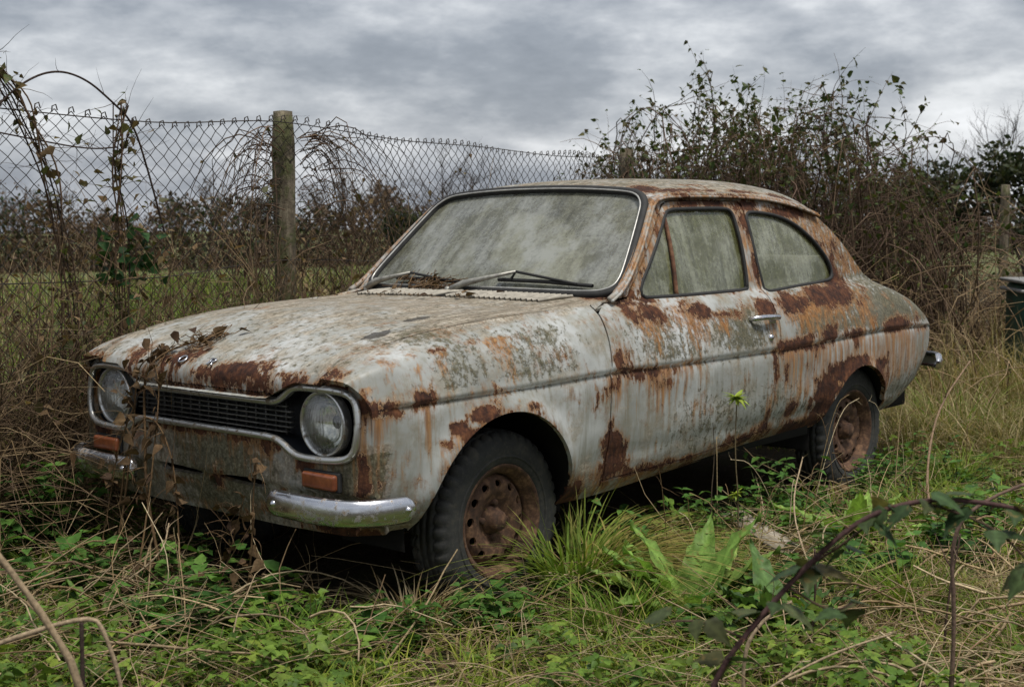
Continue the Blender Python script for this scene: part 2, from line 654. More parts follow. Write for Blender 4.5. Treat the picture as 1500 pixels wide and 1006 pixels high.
def make_veg(name, rough=.6, trans=.25, spec=.12, var=.35, sc=60):
    m, t, b = newmat(name)
    out = t.nodes['Material Output']
    a = attr(t, 'tint').outputs['Color']
    f = noise(t, sc, 4, .6)
    c = mixc(t, 1.0, a, ramp(t, f, [(.3, (1 - var,) * 3), (.7, (1 + var * .6,) * 3)]), 'MULTIPLY')
    if trans >= .25:
        c = mixc(t, math_(t, 'MULTIPLY', sstep(t, noise(t, 38, 3, .6), .60, .68), .6), c, (.20, .14, .05))
    t.links.new(c, b.inputs['Base Color'])
    b.inputs['Roughness'].default_value = rough
    b.inputs['Specular IOR Level'].default_value = spec
    if trans > 0:
        tr = N(t, 'ShaderNodeBsdfTranslucent')
        t.links.new(mixc(t, 1.0, c, (1.1, 1.15, .6), 'MULTIPLY'), tr.inputs[0])
        mxs = N(t, 'ShaderNodeMixShader')
        mxs.inputs[0].default_value = trans
        t.links.new(b.outputs[0], mxs.inputs[1])
        t.links.new(tr.outputs[0], mxs.inputs[2])
        t.links.new(mxs.outputs[0], out.inputs[0])
    return m


M_PAINT = make_paint()
M_RUST = make_rusty('flaking_rust')
M_RIM = make_rusty('rusty_steel_wheel', (.020, .011, .007), (.085, .042, .022), (.26, .145, .075), .85, 30)
M_CHROME = make_chrome()
M_TRIM = make_trim()
M_RUBBER = make_plain('perished_black_rubber', (.016, .016, .015), .75, 0, .4, 30)
M_TYRE, t, b = newmat('weathered_tyre_rubber')
g = t.nodes.new('ShaderNodeTexCoord').outputs['Object']
f1, f2 = noise(t, 10, 6, .68, g), noise(t, 70, 4, .6, g)
c = ramp(t, f1, [(.35, (.014, .0145, .014)), (.55, (.030, .030, .027)), (.72, (.075, .066, .048))])
c = mixc(t, math_(t, 'MULTIPLY', sstep(t, f2, .5, .72), .5), c, (.07, .062, .045))
t.links.new(c, b.inputs['Base Color'])
b.inputs['Roughness'].default_value = .78
bump(t, b, math_(t, 'ADD', f1, f2), .35, .004)
M_BLACK = make_plain('dark_underbody', (.010, .009, .008), .9, 0, .4, 12, .2)
M_NAVY = make_plain('black_lamp_surround', (.012, .014, .018), .55, 0, .4, 25)
M_AMBER = None
M_SEAT = make_plain('pale_seat_vinyl', (.42, .39, .31), .6, 0, .2, 8)
M_TRIMDARK = make_plain('dark_cabin_trim', (.05, .048, .042), .7, 0, .3, 10)
M_WS = make_glass('dusty_windscreen_glass', .30, .90, (.215, .215, .150), (.27, .278, .24), (3, 16, 3), (.85, .88, .86))
M_SG = make_glass('algae_side_glass', .26, .90, (.16, .165, .060), (.27, .28, .19), (34, 3, 2.6), (.8, .83, .8))


def make_amber():
    m, t, b = newmat('amber_lens')
    f = noise(t, 45, 4, .6)
    t.links.new(ramp(t, f, [(.3, (.12, .032, .012)), (.7, (.24, .075, .026))]), b.inputs['Base Color'])
    b.inputs['Roughness'].default_value = .28
    b.inputs['Coat Weight'].default_value = .4
    wv = N(t, 'ShaderNodeTexWave', i_Scale=18.0)
    g = t.nodes.new('ShaderNodeTexCoord')
    t.links.new(g.outputs['Object'], wv.inputs['Vector'])
    bump(t, b, wv.outputs['Fac'], .3, .004)
    return m


def make_lens():
    m, t, b = newmat('fluted_lamp_glass')
    g = t.nodes.new('ShaderNodeTexCoord')
    mp_ = N(t, 'ShaderNodeMapping')
    mp_.inputs['Scale'].default_value = (0, 1, 0)
    t.links.new(g.outputs['Object'], mp_.inputs[0])
    wv = N(t, 'ShaderNodeTexWave', i_Scale=26.0, bands_direction='Y')
    t.links.new(mp_.outputs[0], wv.inputs['Vector'])
    out = t.nodes['Material Output']
    b.inputs['Base Color'].default_value = (.55, .56, .53, 1)
    b.inputs['Roughness'].default_value = .25
    tr = N(t, 'ShaderNodeBsdfTransparent')
    tr.inputs[0].default_value = (.92, .93, .9, 1)
    gl = N(t, 'ShaderNodeBsdfGlossy')
    gl.inputs['Roughness'].default_value = .07
    bp = N(t, 'ShaderNodeBump', i_Strength=.3, i_Distance=.004)
    t.links.new(wv.outputs['Fac'], bp.inputs['Height'])
    for nd in (gl, b): t.links.new(bp.outputs[0], nd.inputs['Normal'])
    fr = N(t, 'ShaderNodeFresnel', i_IOR=1.6)
    t.links.new(bp.outputs[0], fr.inputs['Normal'])
    m1 = N(t, 'ShaderNodeMixShader')
    t.links.new(math_(t, 'ADD', fr.outputs[0], .08), m1.inputs[0])
    t.links.new(tr.outputs[0], m1.inputs[1])
    t.links.new(gl.outputs[0], m1.inputs[2])
    m2 = N(t, 'ShaderNodeMixShader')
    f = noise(t, 9, 4, .6)
    t.links.new(math_(t, 'ADD', math_(t, 'MULTIPLY', sstep(t, f, .4, .7), .3), math_(t, 'MULTIPLY', wv.outputs['Fac'], .12)), m2.inputs[0])
    t.links.new(m1.outputs[0], m2.inputs[1])
    t.links.new(b.outputs[0], m2.inputs[2])
    t.links.new(m2.outputs[0], out.inputs[0])
    return m


M_AMBER = make_amber()
M_LENS = make_lens()
M_BOWL = make_plain('tarnished_reflector', (.86, .86, .83), .12, 1.0, .2, 20)
#PART2

# ================================================================== THE CAR  (x runs front to rear, front axle at 0; near side is y < 0)
WM = pchip([-.66, -.62, -.60, -.575, -.5, -.4, -.2, 0, 2.3, 2.7, 3.0, 3.2, 3.3, 3.34],
           [.700, .718, .728, .737, .757, .770, .781, .785, .785, .775, .747, .700, .660, .64])
Z0 = pchip([-.66, .0, .2, .42, .93, 1.58, 2.03, 2.7, 2.96, 3.19, 3.34], [.325, .30, .288, .285, .305, .335, .345, .342, .385, .47, .55])
Z1 = pchip([-.66, .25, .48, .89, 1.56, 2.0, 2.7, 2.96, 3.19, 3.34], [.38, .34, .343, .348, .386, .40, .40, .44, .52, .60])
Z2 = pchip([-.66, 2.5, 2.96, 3.19, 3.34], [.53, .535, .56, .60, .64])
Z3 = pchip([-.66, -.546, .13, .475, .84, 1.58, 2.1, 2.55, 3.2, 3.34], [.694, .704, .712, .718, .713, .710, .724, .735, .712, .70])
Z4 = pchip([-.66, -.5, 0, .5, 1.6, 2.3, 2.8, 3.2, 3.34], [.745, .772, .795, .812, .82, .827, .82, .765, .73])
W5 = pchip([-.66, -.5, -.33, .52, .8, 1.6, 2.4, 2.8, 3.0, 3.2, 3.34], [.672, .700, .708, .708, .704, .702, .700, .682, .662, .635, .60])
Z5 = pchip([-.66, -.5, -.33, -.03, .29, .52, .8, 1.6, 2.4, 2.7, 3.0, 3.2, 3.34], [.768, .822, .844, .864, .880, .903, .915, .92, .92, .912, .862, .80, .74])
W6 = pchip([-.66, -.634, -.579, -.43, -.23, .056, .328, .53, .78, 1.57, 2.29, 2.5, 2.64, 2.8, 3.0, 3.26, 3.34],
           [.565, .570, .585, .60, .615, .63, .64, .655, .670, .662, .652, .640, .625, .612, .60, .58, .55])
Z6 = pchip([-.66, -.634, -.579, -.43, -.23, .056, .328, .53, .78, 1.57, 2.29, 2.5, 2.64, 2.76, 3.0, 3.26, 3.34],
           [.768, .786, .822, .864, .897, .923, .934, .942, .951, .953, .960, .963, .962, .942, .885, .815, .745])
SB = np.array([0, .06, .19, .37, .47, .56, .65, 1.03])
ARCH = ((-.06, .308, .338), (2.335, .288, .302))


def side(x, s, sign=-1):
    x = np.asarray(x, float)
    s = np.asarray(s, float)
    wm = WM(x)
    ws = [wm - .085, wm - .040, wm - .006, wm, wm - .027, np.minimum(W5(x), wm - .02), np.minimum(W6(x), wm - .06)]
    zs = [Z0(x), Z1(x), Z2(x), Z3(x), Z4(x), Z5(x), Z6(x)]
    w = np.zeros_like(x)
    z = np.zeros_like(x)

    def herm(group):
        # monotone cubic across the lines of a group, per point
        k = len(group)
        ss = SB[group]
        h = np.diff(ss)
        for arr, vals in ((w, ws), (z, zs)):
            Y = np.stack([vals[g] for g in group])
            dl = np.diff(Y, axis=0) / h[:, None]
            m = np.zeros_like(Y)
            m[0], m[-1] = dl[0], dl[-1]
            for i in range(1, k - 1):
                same = dl[i - 1] * dl[i] > 0
                with np.errstate(divide='ignore', invalid='ignore'):
                    hm = 2 * dl[i - 1] * dl[i] / (dl[i - 1] + dl[i])
                m[i] = np.where(same, hm, (dl[i - 1] + dl[i]) * .25)
            for i in range(k - 1):
                sel = (s >= ss[i]) & (s <= ss[i + 1])
                t = (s[sel] - ss[i]) / h[i]
                t2, t3 = t * t, t ** 3
                arr[sel] = ((2 * t3 - 3 * t2 + 1) * Y[i][sel] + (t3 - 2 * t2 + t) * h[i] * m[i][sel]
                            + (-2 * t3 + 3 * t2) * Y[i + 1][sel] + (t3 - t2) * h[i] * m[i + 1][sel])
    herm([0, 1, 2, 3])
    herm([3, 4, 5, 6])
    up_ = s > SB[6]
    f = (s - SB[6]) / (SB[7] - SB[6])
    zc = Z6(x) + f * (1.335 - Z6(x))
    wc = ws[6] - (zc - Z6(x)) * .335 + .014 * np.sin(np.clip(f, 0, 1) * PI)
    z = np.where(up_, zc, z)
    w = np.where(up_, wc, w)
    # pressed swage line: metal below it sits a little further in
    w = w - .015 * np.where(s <= SB[3], np.exp(-(SB[3] - s) / .022), 0) * smooth(x, -.6, -.45)
    # lower crease above the sill
    w = w - .004 * np.exp(-((z - .43) / .02) ** 2) * smooth(x, .3, .5)
    for (ax, az, ar), fl, wd in zip(ARCH, (.030, .013), (.046, .03)):
        r = np.hypot(x - ax, z - az)
        lip = np.clip((r - ar), 0, 1)
        w = w + fl * np.exp(-(lip / wd) ** 2) * smooth(z, .30, .45) * (z < .75)
    # shallow dents
    w = w - .006 * np.exp(-((x - .95) / .10) ** 2 - ((z - .58) / .06) ** 2) - .005 * np.exp(-((x - 1.15) / .07) ** 2 - ((z - .56) / .05) ** 2)
    w = w - .004 * np.exp(-((x - 1.9) / .2) ** 2 - ((z - .58) / .07) ** 2)
    return np.stack([x, sign * w, z], 1)


_sg = np.linspace(0, 1.03, 400)


def S(x, z):
    P = side(np.full(400, x), _sg)
    return float(np.interp(z, np.maximum.accumulate(P[:, 2]) + np.arange(400) * 1e-7, _sg))


def xz(pts):
    return [(x, S(x, z)) if z < 5 else (x, z - 10) for x, z in pts]     # z>5 carries a raw s value (z-10)


RUST = [(0.775,0.894,0.111,0.032,1),(1.051,0.889,0.13,0.031,1),(1.045,0.859,0.055,0.036,0.9),(1.252,0.873,0.078,0.013,0.8),(0.853,0.944,0.052,0.012,0.7),(0.549,0.75,0.044,0.043,1),(0.509,0.679,0.039,0.047,1),(0.773,0.696,0.147,0.022,1),(0.803,0.656,0.095,0.034,0.8),(0.956,0.715,0.137,0.013,0.7),(0.51,0.458,0.051,0.066,1.1),(0.484,0.373,0.079,0.038,1.1),(0.686,0.348,0.17,0.017,0.9),(0.966,0.354,0.185,0.015,0.8),(1.321,0.37,0.205,0.022,0.9),(1.535,0.388,0.086,0.039,1),(1.885,0.374,0.24,0.035,1.1),(1.995,0.427,0.085,0.047,1),(0.316,0.326,0.082,0.037,1),(0.273,0.409,0.022,0.046,0.6),(1.651,1.017,0.032,0.078,1),(1.673,1.155,0.027,0.084,0.6),(1.652,1.24,0.043,0.034,0.8),(1.386,1.3,0.228,0.016,1),(1.694,1.296,0.22,0.02,1),(2.012,1.262,0.209,0.023,1),(2.23,1.148,0.05,0.06,0.9),(2.303,1.011,0.051,0.067,1),(1.172,1.267,0.056,0.026,0.9),(1.039,1.19,0.036,0.064,0.8),(0.851,1.042,0.038,0.062,0.9),(0.714,0.95,0.058,0.024,0.9),(1.585,0.882,0.097,0.028,1),(1.866,0.885,0.235,0.034,1.1),(2.161,0.912,0.228,0.036,1.1),(2.416,0.87,0.066,0.043,0.9),(2.392,0.826,0.053,0.061,0.9),(1.717,0.724,0.113,0.025,1.1),(1.901,0.703,0.107,0.017,0.9),(1.881,0.741,0.035,0.034,0.8),(2.046,0.744,0.061,0.041,0.8),(2.296,0.734,0.105,0.024,1),(2.446,0.779,0.054,0.031,0.8),(2.723,0.744,0.19,0.029,1.1),(3.076,0.706,0.078,0.017,0.8),(1.676,0.617,0.028,0.07,0.7),(1.903,0.611,0.029,0.087,0.7),(1.844,0.631,0.023,0.051,0.8),(1.993,0.545,0.03,0.064,0.8),(2.281,0.684,0.032,0.06,0.7),(2.601,0.614,0.035,0.082,0.7),(1.744,0.455,0.057,0.034,0.8),(1.887,0.44,0.041,0.046,0.7),(2.028,0.507,0.086,0.053,1.2),(2.136,0.576,0.101,0.039,1.2),(2.313,0.612,0.132,0.027,1.1),(2.499,0.582,0.083,0.031,1),(2.599,0.489,0.042,0.063,0.9),(3.031,0.493,0.038,0.134,0.5),(-0.174,0.649,0.053,0.019,1),(-0.286,0.62,0.033,0.018,1),(-0.328,0.578,0.023,0.016,0.9),(0.041,0.653,0.033,0.011,0.8),(-0.067,0.652,0.078,0.009,0.5),(-0.398,0.718,0.037,0.026,1),(-0.605,0.7,0.08,0.027,1.1),(-0.618,0.665,0.026,0.043,1),(-0.637,0.728,0.023,0.058,1),(-0.542,0.703,0.038,0.014,0.8),(-0.616,0.628,0.016,0.039,0.8),(1.578,0.639,0.022,0.166,0.7),(1.542,0.477,0.027,0.061,0.9),(-0.028,0.864,0.092,0.009,0.8),(-0.289,0.849,0.035,0.008,0.7),(-0.488,0.825,0.038,0.01,0.6),(-0.39,0.839,0.02,0.008,0.7),(1.047,0.587,0.023,0.013,0.4),(0.748,0.564,0.025,0.015,0.4),(1.011,0.553,0.023,0.015,0.5)]
# rust on the nose (y, z, ry, rz, s) and on the upward panels (x, y, rx, ry, s)
RUSTF = [(-.20, .572, .10, .014, .9), (-.29, .55, .05, .045, 1.1), (-.47, .525, .05, .03, 1), (.15, .575, .14, .010, .8), (.02, .578, .10, .012, .8), (-.37, .565, .05, .02, .9),
         (-.70, .52, .02, .08, .9), (.62, .53, .05, .02, 1), (.40, .53, .03, .05, .7), (-.30, .355, .08, .02, .8), (.2, .40, .1, .012, .8), (-.03, .414, .03, .03, .6),
         (-.35, .40, .03, .05, .7), (-.60, .33, .12, .02, 1.), (.1, .33, .2, .014, .6), (-.71, .70, .015, .06, 1), (-.58, .755, .1, .01, 1)]
RUSTT = [(-.632, -.20, .034, .16, 1.1), (-.615, -.31, .035, .05, 1), (-.63, .10, .045, .07, 1.1), (-.60, .06, .05, .03, 1.0), (-.63, .20, .035, .07, .9), (-.61, .37, .05, .06, 1.1), (-.635, -.45, .028, .09, 1.1), (-.648, 0, .022, .6, 1.0), (-.61, -.62, .035, .07, 1),
         (1.14, -.47, .06, .06, 1), (1.30, -.50, .16, .022, .9), (1.75, -.515, .4, .018, .9), (2.1, -.50, .15, .03, 1), (1.10, -.25, .02, .12, .6), (1.55, -.44, .10, .03, .7), (1.85, -.42, .08, .03, .6)]


def carattr(V):
    x, y, z = V[:, 0], V[:, 1], V[:, 2]
    n = len(x)
    rust = np.zeros(n)
    st = np.zeros(n)
    sd = smooth(np.abs(y), .50, .56)
    for bx, bz, rx, rz, s in RUST:
        g = s * np.exp(-.42 * (((x - bx) / rx) ** 2 + ((z - bz) / rz) ** 2)) * sd
        rust = np.maximum(rust, g)
        dz = bz - z
        k = np.where(dz > 0, np.exp(-dz / .15), np.exp(-(dz / (rz * 1.3)) ** 2))
        st = np.maximum(st, .85 * s * np.exp(-((x - bx) / (rx * 1.05)) ** 2) * k * sd * (z < 1.0))
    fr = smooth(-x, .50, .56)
    for by, bz, ry, rz, s in RUSTF:
        g = s * np.exp(-.45 * (((y - by) / ry) ** 2 + ((z - bz) / rz) ** 2)) * fr
        rust = np.maximum(rust, g * (z < .765))
        dz = bz - z
        k = np.where(dz > 0, np.exp(-dz / .06), np.exp(-(dz / (rz * 1.3)) ** 2))
        st = np.maximum(st, .7 * s * np.exp(-((y - by) / ry) ** 2) * k * fr * (z < .765))
    tp = ((np.abs(y) < .66) & (z > .715) & (x < .5)) | (z > 1.27)
    for bx, by, rx, ry, s in RUSTT:
        rust = np.maximum(rust, s * np.exp(-.72 * (((x - bx) / rx) ** 2 + ((y - by) / ry) ** 2)) * tp)
    # quarter panel is stained all over
    st = np.maximum(st, .55 * smooth(x, 1.6, 1.8) * (1 - smooth(x, 2.9, 3.2)) * smooth(z, .40, .55) * (1 - smooth(z, .70, .74)) * sd)
    moss_and_shade = np.zeros(n)
    moss_and_shade += .85 * sd * smooth(z, .715, .75) * (1 - smooth(z, .86, .93)) * np.clip(.62 + .5 * np.sin(x * 7.3 + 1.3) * np.sin(x * 3.1), 0, 1.2) * smooth(x, -.45, -.2)
    moss_and_shade += .62 * sd * smooth(x, 1.65, 1.9) * smooth(z, .73, .78) * (z < 1.3)
    moss_and_shade += .50 * smooth(x, .6, 1.0) * sd * (1 - smooth(z, .5, .70))
    moss_and_shade += .5 * sd * np.exp(-((z - Z3(x) + .006) / .012) ** 2)  # dark line painted under the swage to sharpen its crease shade
    moss_and_shade += 1.15 * fr * (z < .58) * (.65 + .35 * np.sin(y * 9 + 2))  # algae on the lower nose, thickened to paint in its shade
    moss_and_shade += .15 * smooth(x, 2.2, 2.4) * (z > .9)
    moss_and_shade += .5 * (z > 1.33)
    dirt = np.zeros(n)
    bon = (1 - smooth(np.abs(y), .60, .70)) * (x < .66) * smooth(z, .77, .80) * (z < 1.0)
    dirt += bon * (.50 + .40 * smooth(x, -.50, .10))
    moss_and_shade += .35 * bon
    dirt += (z > 1.335) * .80
    dirt += .35 * sd * smooth(z, .93, .96) * (z < 1.34)
    dirt += .85 * fr * (z < .6)  # grime below the grille, deepened as painted-in shade on the valance
    dirt += .30 * sd * (z < .95)
    dirt += .40 * sd * (1 - smooth(z, .32, .48))
    stain = np.zeros(n)
    for bx, by, rx, ry in ((-.33, -.50, .07, .035), (-.12, -.46, .08, .025), (-.62, .27, .03, .03)):
        stain = np.maximum(stain, .75 * np.exp(-.7 * (((x - bx) / rx) ** 2 + ((y - by) / ry) ** 2)) * (z > .8) * (z < 1.1))
    # seams, sill and arch lips rust first
    sm = np.zeros(n)
    for xs0, w0 in ((.488, .022), (1.582, .018)):
        sm = np.maximum(sm, .62 * np.exp(-((x - xs0) / w0) ** 2) * (z < .74) * (.55 + .45 * np.sin(z * 31 + xs0 * 9)))
    sm = np.maximum(sm, .72 * np.exp(-((z - Z1(x)) / .022) ** 2) * smooth(x, .25, .45))
    sm = np.maximum(sm, .55 * np.exp(-((z - Z0(x)) / .03) ** 2))
    for (ax, az, ar), k in zip(ARCH, (.55, .95)):
        rr = np.hypot(x - ax, z - az) - ar
        sm = np.maximum(sm, k * np.exp(-(np.maximum(rr, 0) / (.022 if k < .9 else .05)) ** 2) * (z < .7))
    sm = np.maximum(sm, .5 * np.exp(-((z - Z3(x)) / .010) ** 2) * (.5 + .5 * np.sin(x * 5.0 + 1)))
    sm = np.maximum(sm, .55 * np.exp(-((z - Z6(x)) / .014) ** 2) * smooth(x, .55, .7) * (x < 2.5))
    rust = np.maximum(rust, .80 * sm * sd)
    st = np.maximum(st, .45 * sm * sd)
    # faint freckles of rust round every seam and edge
    rust = np.maximum(rust, (.30 + .12 * np.sin(x * 11)) * sd * smooth(z, .955, .985) * (z < 1.345))
    st = np.maximum(st, .55 * sd * smooth(z, .96, 1.0) * (z < 1.34))
    rust = np.maximum(rust, .10 * sd + .16 * sd * np.exp(-((z - Z3(x)) / .02) ** 2))
    return dict(rust=rust, streak=st, moss_and_shade=moss_and_shade, dirt=dirt, stain=stain)


CAR = empty('rusty_saloon_car')
tag(CAR, 'abandoned rusty pale grey two-door saloon car sunk in weeds beside the wire fence', 'car')

arc = lambda c, a0, a1, n=40: [(c[0] + c[2] * math.cos(a), c[1] + c[2] * math.sin(a)) for a in np.linspace(math.radians(a0), math.radians(a1), n)]
WING = xz([(-.577, .328), (-.580, .42), (-.580, .55), (-.580, .69), (-.592, .735)]) + [(-.630, .555), (-.634, .648), (-.50, .648), (-.2, .648), (.1, .648), (.33, .648), (.526, .648)] \
    + xz([(.520, .915), (.510, .85), (.486, .715), (.479, .6), (.473, .345), (.472, .31)]) + [(.474, 0.0), (.278, 0.0)] + xz(arc(ARCH[0], 0, 180)) + xz([(-.41, .328)])
DOOR = xz([(.482, .347), (.487, .60), (.494, .715), (.518, .85), (.529, .915), (.60, .943), (.735, .957), (1.07, 1.262), (1.10, 1.288), (1.14, 1.302), (1.20, 1.307), (1.655, 1.308), (1.682, 1.285),
           (1.662, 1.05), (1.652, .90), (1.645, .82), (1.625, .74), (1.592, .66), (1.577, .55), (1.567, .45), (1.560, .392), (1.2, .368), (.89, .352)])
DWIN = chaikin(xz([(.782, .956), (.95, 1.112), (1.095, 1.248), (1.13, 1.274), (1.285, 1.278), (1.507, 1.280), (1.597, 1.276), (1.594, 1.20), (1.568, .965), (1.552, .953), (1.2, .950), (.95, .951)]), 2)
QUAR = xz([(1.566, .388), (1.573, .45), (1.583, .55), (1.598, .66), (1.631, .74), (1.651, .82), (1.658, .90), (1.668, 1.05), (1.688, 1.285), (1.692, 1.326), (1.874, 1.321), (2.10, 1.296), (2.27, 1.262), (2.38, 1.195), (2.48, 1.12), (2.57, 1.04), (2.66, .975)]) \
    + [(2.76, .648), (3.0, .648), (3.24, .648)] + [(3.30, .56), (3.325, .47), (3.322, .37), (3.29, .19), (3.20, .05), (3.15, 0), (2.9, 0), (2.69, 0.0)] + xz([(2.640, .352)]) + xz(arc(ARCH[1], 10, 166, 36)) + [(2.02, 0.0), (1.566, 0.0)]
QWIN = chaikin(xz([(1.694, 1.264), (1.80, 1.265), (1.94, 1.252), (2.07, 1.218), (2.193, 1.148), (2.275, 1.07), (2.305, 1.02), (2.300, .972), (2.20, .962), (1.95, .952), (1.72, .940), (1.690, .943), (1.672, 1.08), (1.685, 1.2)]), 2)
SILL = [(.480, 0.0), (1.1, 0.0), (1.561, 0.0)] + xz([(1.560, .384), (1.2, .360), (.89, .344), (.480, .339)])
PIL = xz([(.533, .928), (.60, .949), (.731, .963), (1.064, 1.267), (1.095, 1.294), (1.14, 1.308), (1.20, 1.312), (1.655, 1.313), (1.688, 1.30), (1.688, 1.328), (1.20, 1.328), (1.045, 1.322), (1.0, 1.285), (.66, .962)]) + [(.533, .652)]

for sg in (-1, 1):
    sf = lambda u, v, sg=sg: side(u, v, sg)
    od = (0, sg, 0.25)
    sp = .014 if sg < 0 else .03
    wing = panel('front_wing', WING, [], sp, sf, od, M_PAINT, CAR, .014, carattr)
    door = panel('door', DOOR, [DWIN], sp, sf, od, M_PAINT, CAR, .02, carattr)
    quar = panel('rear_quarter_panel', QUAR, [QWIN], sp, sf, od, M_PAINT, CAR, .02, carattr)
    panel('sill', SILL, [], sp, sf, od, M_PAINT, CAR, .02, carattr)
    panel('windscreen_pillar', PIL, [], sp, sf, od, M_PAINT, CAR, .02, carattr)
    # arch return flange and inner liner
    for (ax, az, ar), pr, nm in ((ARCH[0], wing, 'wheel_arch_liner'), (ARCH[1], quar, 'wheel_arch_liner')):
        a = np.linspace(math.radians(-8), math.radians(188), 40)
        m = MB()
        ed = side(ax + ar * np.cos(a), np.array([S(ax + ar * math.cos(q), az + ar * math.sin(q)) for q in a]), sg)
        rows = [ed + np.array([0, -sg * .004, 0]), ed + np.array([0, -sg * .03, 0])]
        inn = np.stack([ax + (ar + .03) * np.cos(a), np.full(40, sg * .70), az + (ar + .03) * np.sin(a)], 1)
        rows += [inn, inn * [1, 0, 1] + [0, sg * .42, 0]]
        V = np.concatenate(rows)
        id_ = np.arange(160).reshape(4, 40)
        m.add(V, np.stack([id_[:-1, :-1], id_[:-1, 1:], id_[1:, 1:], id_[1:, :-1]], -1).reshape(-1, 4))
        cap = np.concatenate([[[ax, sg * .42, az]], rows[3]])
        m.add(cap, [[0, i, i + 1] for i in range(1, 40)])
        m.build(nm, M_BLACK, pr)

    # side windows
    def inset(poly, d):
        P = np.array(poly)
        c = P.mean(0)
        return c + (P - c) * (1 + d)
    gf = lambda u, v, sg=sg: side(u, v, sg) - np.array([0, sg * .014, 0])
    # front quarter light and main glass are split by the divider bar
    s_top, s_bot = S(1.098, 1.249), S(1.052, .952)
    dv = lambda s_: 1.052 + (1.098 - 1.052) * (s_ - s_bot) / (s_top - s_bot)
    DW = densify(inset(DWIN, .012), .02)
    ql = [p for p in DW if p[0] < dv(p[1]) - .006]
    mg = [p for p in DW if p[0] > dv(p[1]) + .006]

    def cut(pts):
        c = np.mean(pts, 0)
        return sorted(pts, key=lambda p: math.atan2(p[1] - c[1], p[0] - c[0]))
    panel('quarter_light', cut(ql), [], .03, gf, od, M_SG, door, 0)
    panel('window_glass', cut(mg), [], .03, gf, od, M_SG, door, 0)
    panel('rear_side_window', inset(QWIN, .012), [], .03, gf, od, M_SG, quar, 0)
    m = MB()
    tt = np.linspace(s_bot - .005, s_top + .012, 14)
    tubes(m, side(dv(tt), tt, sg)[None] - np.array([0, sg * .006, 0]), .009, 6)
    m.build('divider_bar', M_RUST, door)
    for W_, nm, pr in ((DWIN, 'window_seal', door), (QWIN, 'window_seal', quar)):
        m = MB()
        D = densify(W_, .015)
        tubes(m, side(D[:, 0], D[:, 1], sg)[None] - np.array([0, sg * .003, 0]), .0085, 6, closed=True)
        m.build(nm, M_RUBBER, pr)
    # rain gutter, from the pillar foot over the door to the back of the roof
    G = np.array(xz([(.62, .957), (.70, .995), (.85, 1.135), (.98, 1.262), (1.03, 1.306), (1.10, 1.326), (1.25, 1.331), (1.45, 1.333), (1.65, 1.332), (1.874, 1.325), (2.05, 1.304), (2.18, 1.281), (2.285, 1.254)]))
    G = chaikin(G, 2, False)
    P = side(G[:, 0], G[:, 1], sg) + np.array([0, sg * .012, 0])
    m = MB()
    tubes(m, P[None], .0105, 6)
    tubes(m, P[None] + np.array([0, sg * .012, -.006]), .006, 6)
    VV = np.concatenate(m.v)
    at = carattr(VV)
    at['rust'] = np.clip(.28 + .42 * np.sin(VV[:, 0] * 9) * np.sin(VV[:, 0] * 4.1 + 1), 0, 1)
    m.build('rain_gutter', M_PAINT, CAR, True, at)


# ---- bonnet: u = distance back from the lip along the profile, v = y
def crown(x): return .030 * smooth(x, -.62, -.15) - .020 * smooth(x, -.05, .34)


BX = np.array([-.6395, -.643, -.646, -.645, -.634, -.579, -.43, -.23, .056, .328, .45])
BZ = np.array([.716, .724, .740, .762, .786, .822, .864, .897, .923, .934, .938])
BU = np.concatenate([[0], np.cumsum(np.hypot(np.diff(BX), np.diff(BZ)))])
_bx, _bz = pchip(BU, BX), pchip(BU, BZ)


def bonnet(u, v):
    x, z = _bx(u), _bz(u)
    ye = np.maximum(W6(x), .56)
    a = np.abs(v)
    k = crown(x)
    z = z + k * (1 - (np.minimum(a / ye, 1)) ** 2.2)
    z = z + .006 * (1 - smooth(a, .30, .34)) * smooth(x, -.58, -.3)
    z = z + .004 * np.exp(-(v / .012) ** 2) * smooth(x, -.5, -.3)
    x = x + .018 * (a / .6) ** 2 * (1 - smooth(x, -.6, -.3))           # nose bows forward in the middle
    z = z - .004 * np.exp(-((v - .1) / .12) ** 2 - ((x + .05) / .1) ** 2)
    return np.stack([x, v, z], 1)


uof = lambda x: float(np.interp(x, BX[4:], BU[4:]))
ul = float(np.interp(.766, BZ[:5], BU[:5]))
half = [(0.0, 0.0), (0.0, .30), (.002, .345), (.02, .385), (ul - .012, .43), (ul, .46), (ul, .555), (uof(-.634), .566), (uof(-.579), .581), (uof(-.43), .596), (uof(-.23), .611), (uof(.056), .626), (uof(.328), .635), (uof(.325), .60),
        (uof(.32), .40), (uof(.315), .2)]
bo = [(u, -v) for u, v in half] + [(u, v) for u, v in half[:0:-1]]
BON = panel('bonnet', bo, [], .015, bonnet, (-.3, 0, 1), M_PAINT, CAR, .016, carattr)


def bpt(x, y): return bonnet(np.array([uof(x)]), np.array([y]))[0]


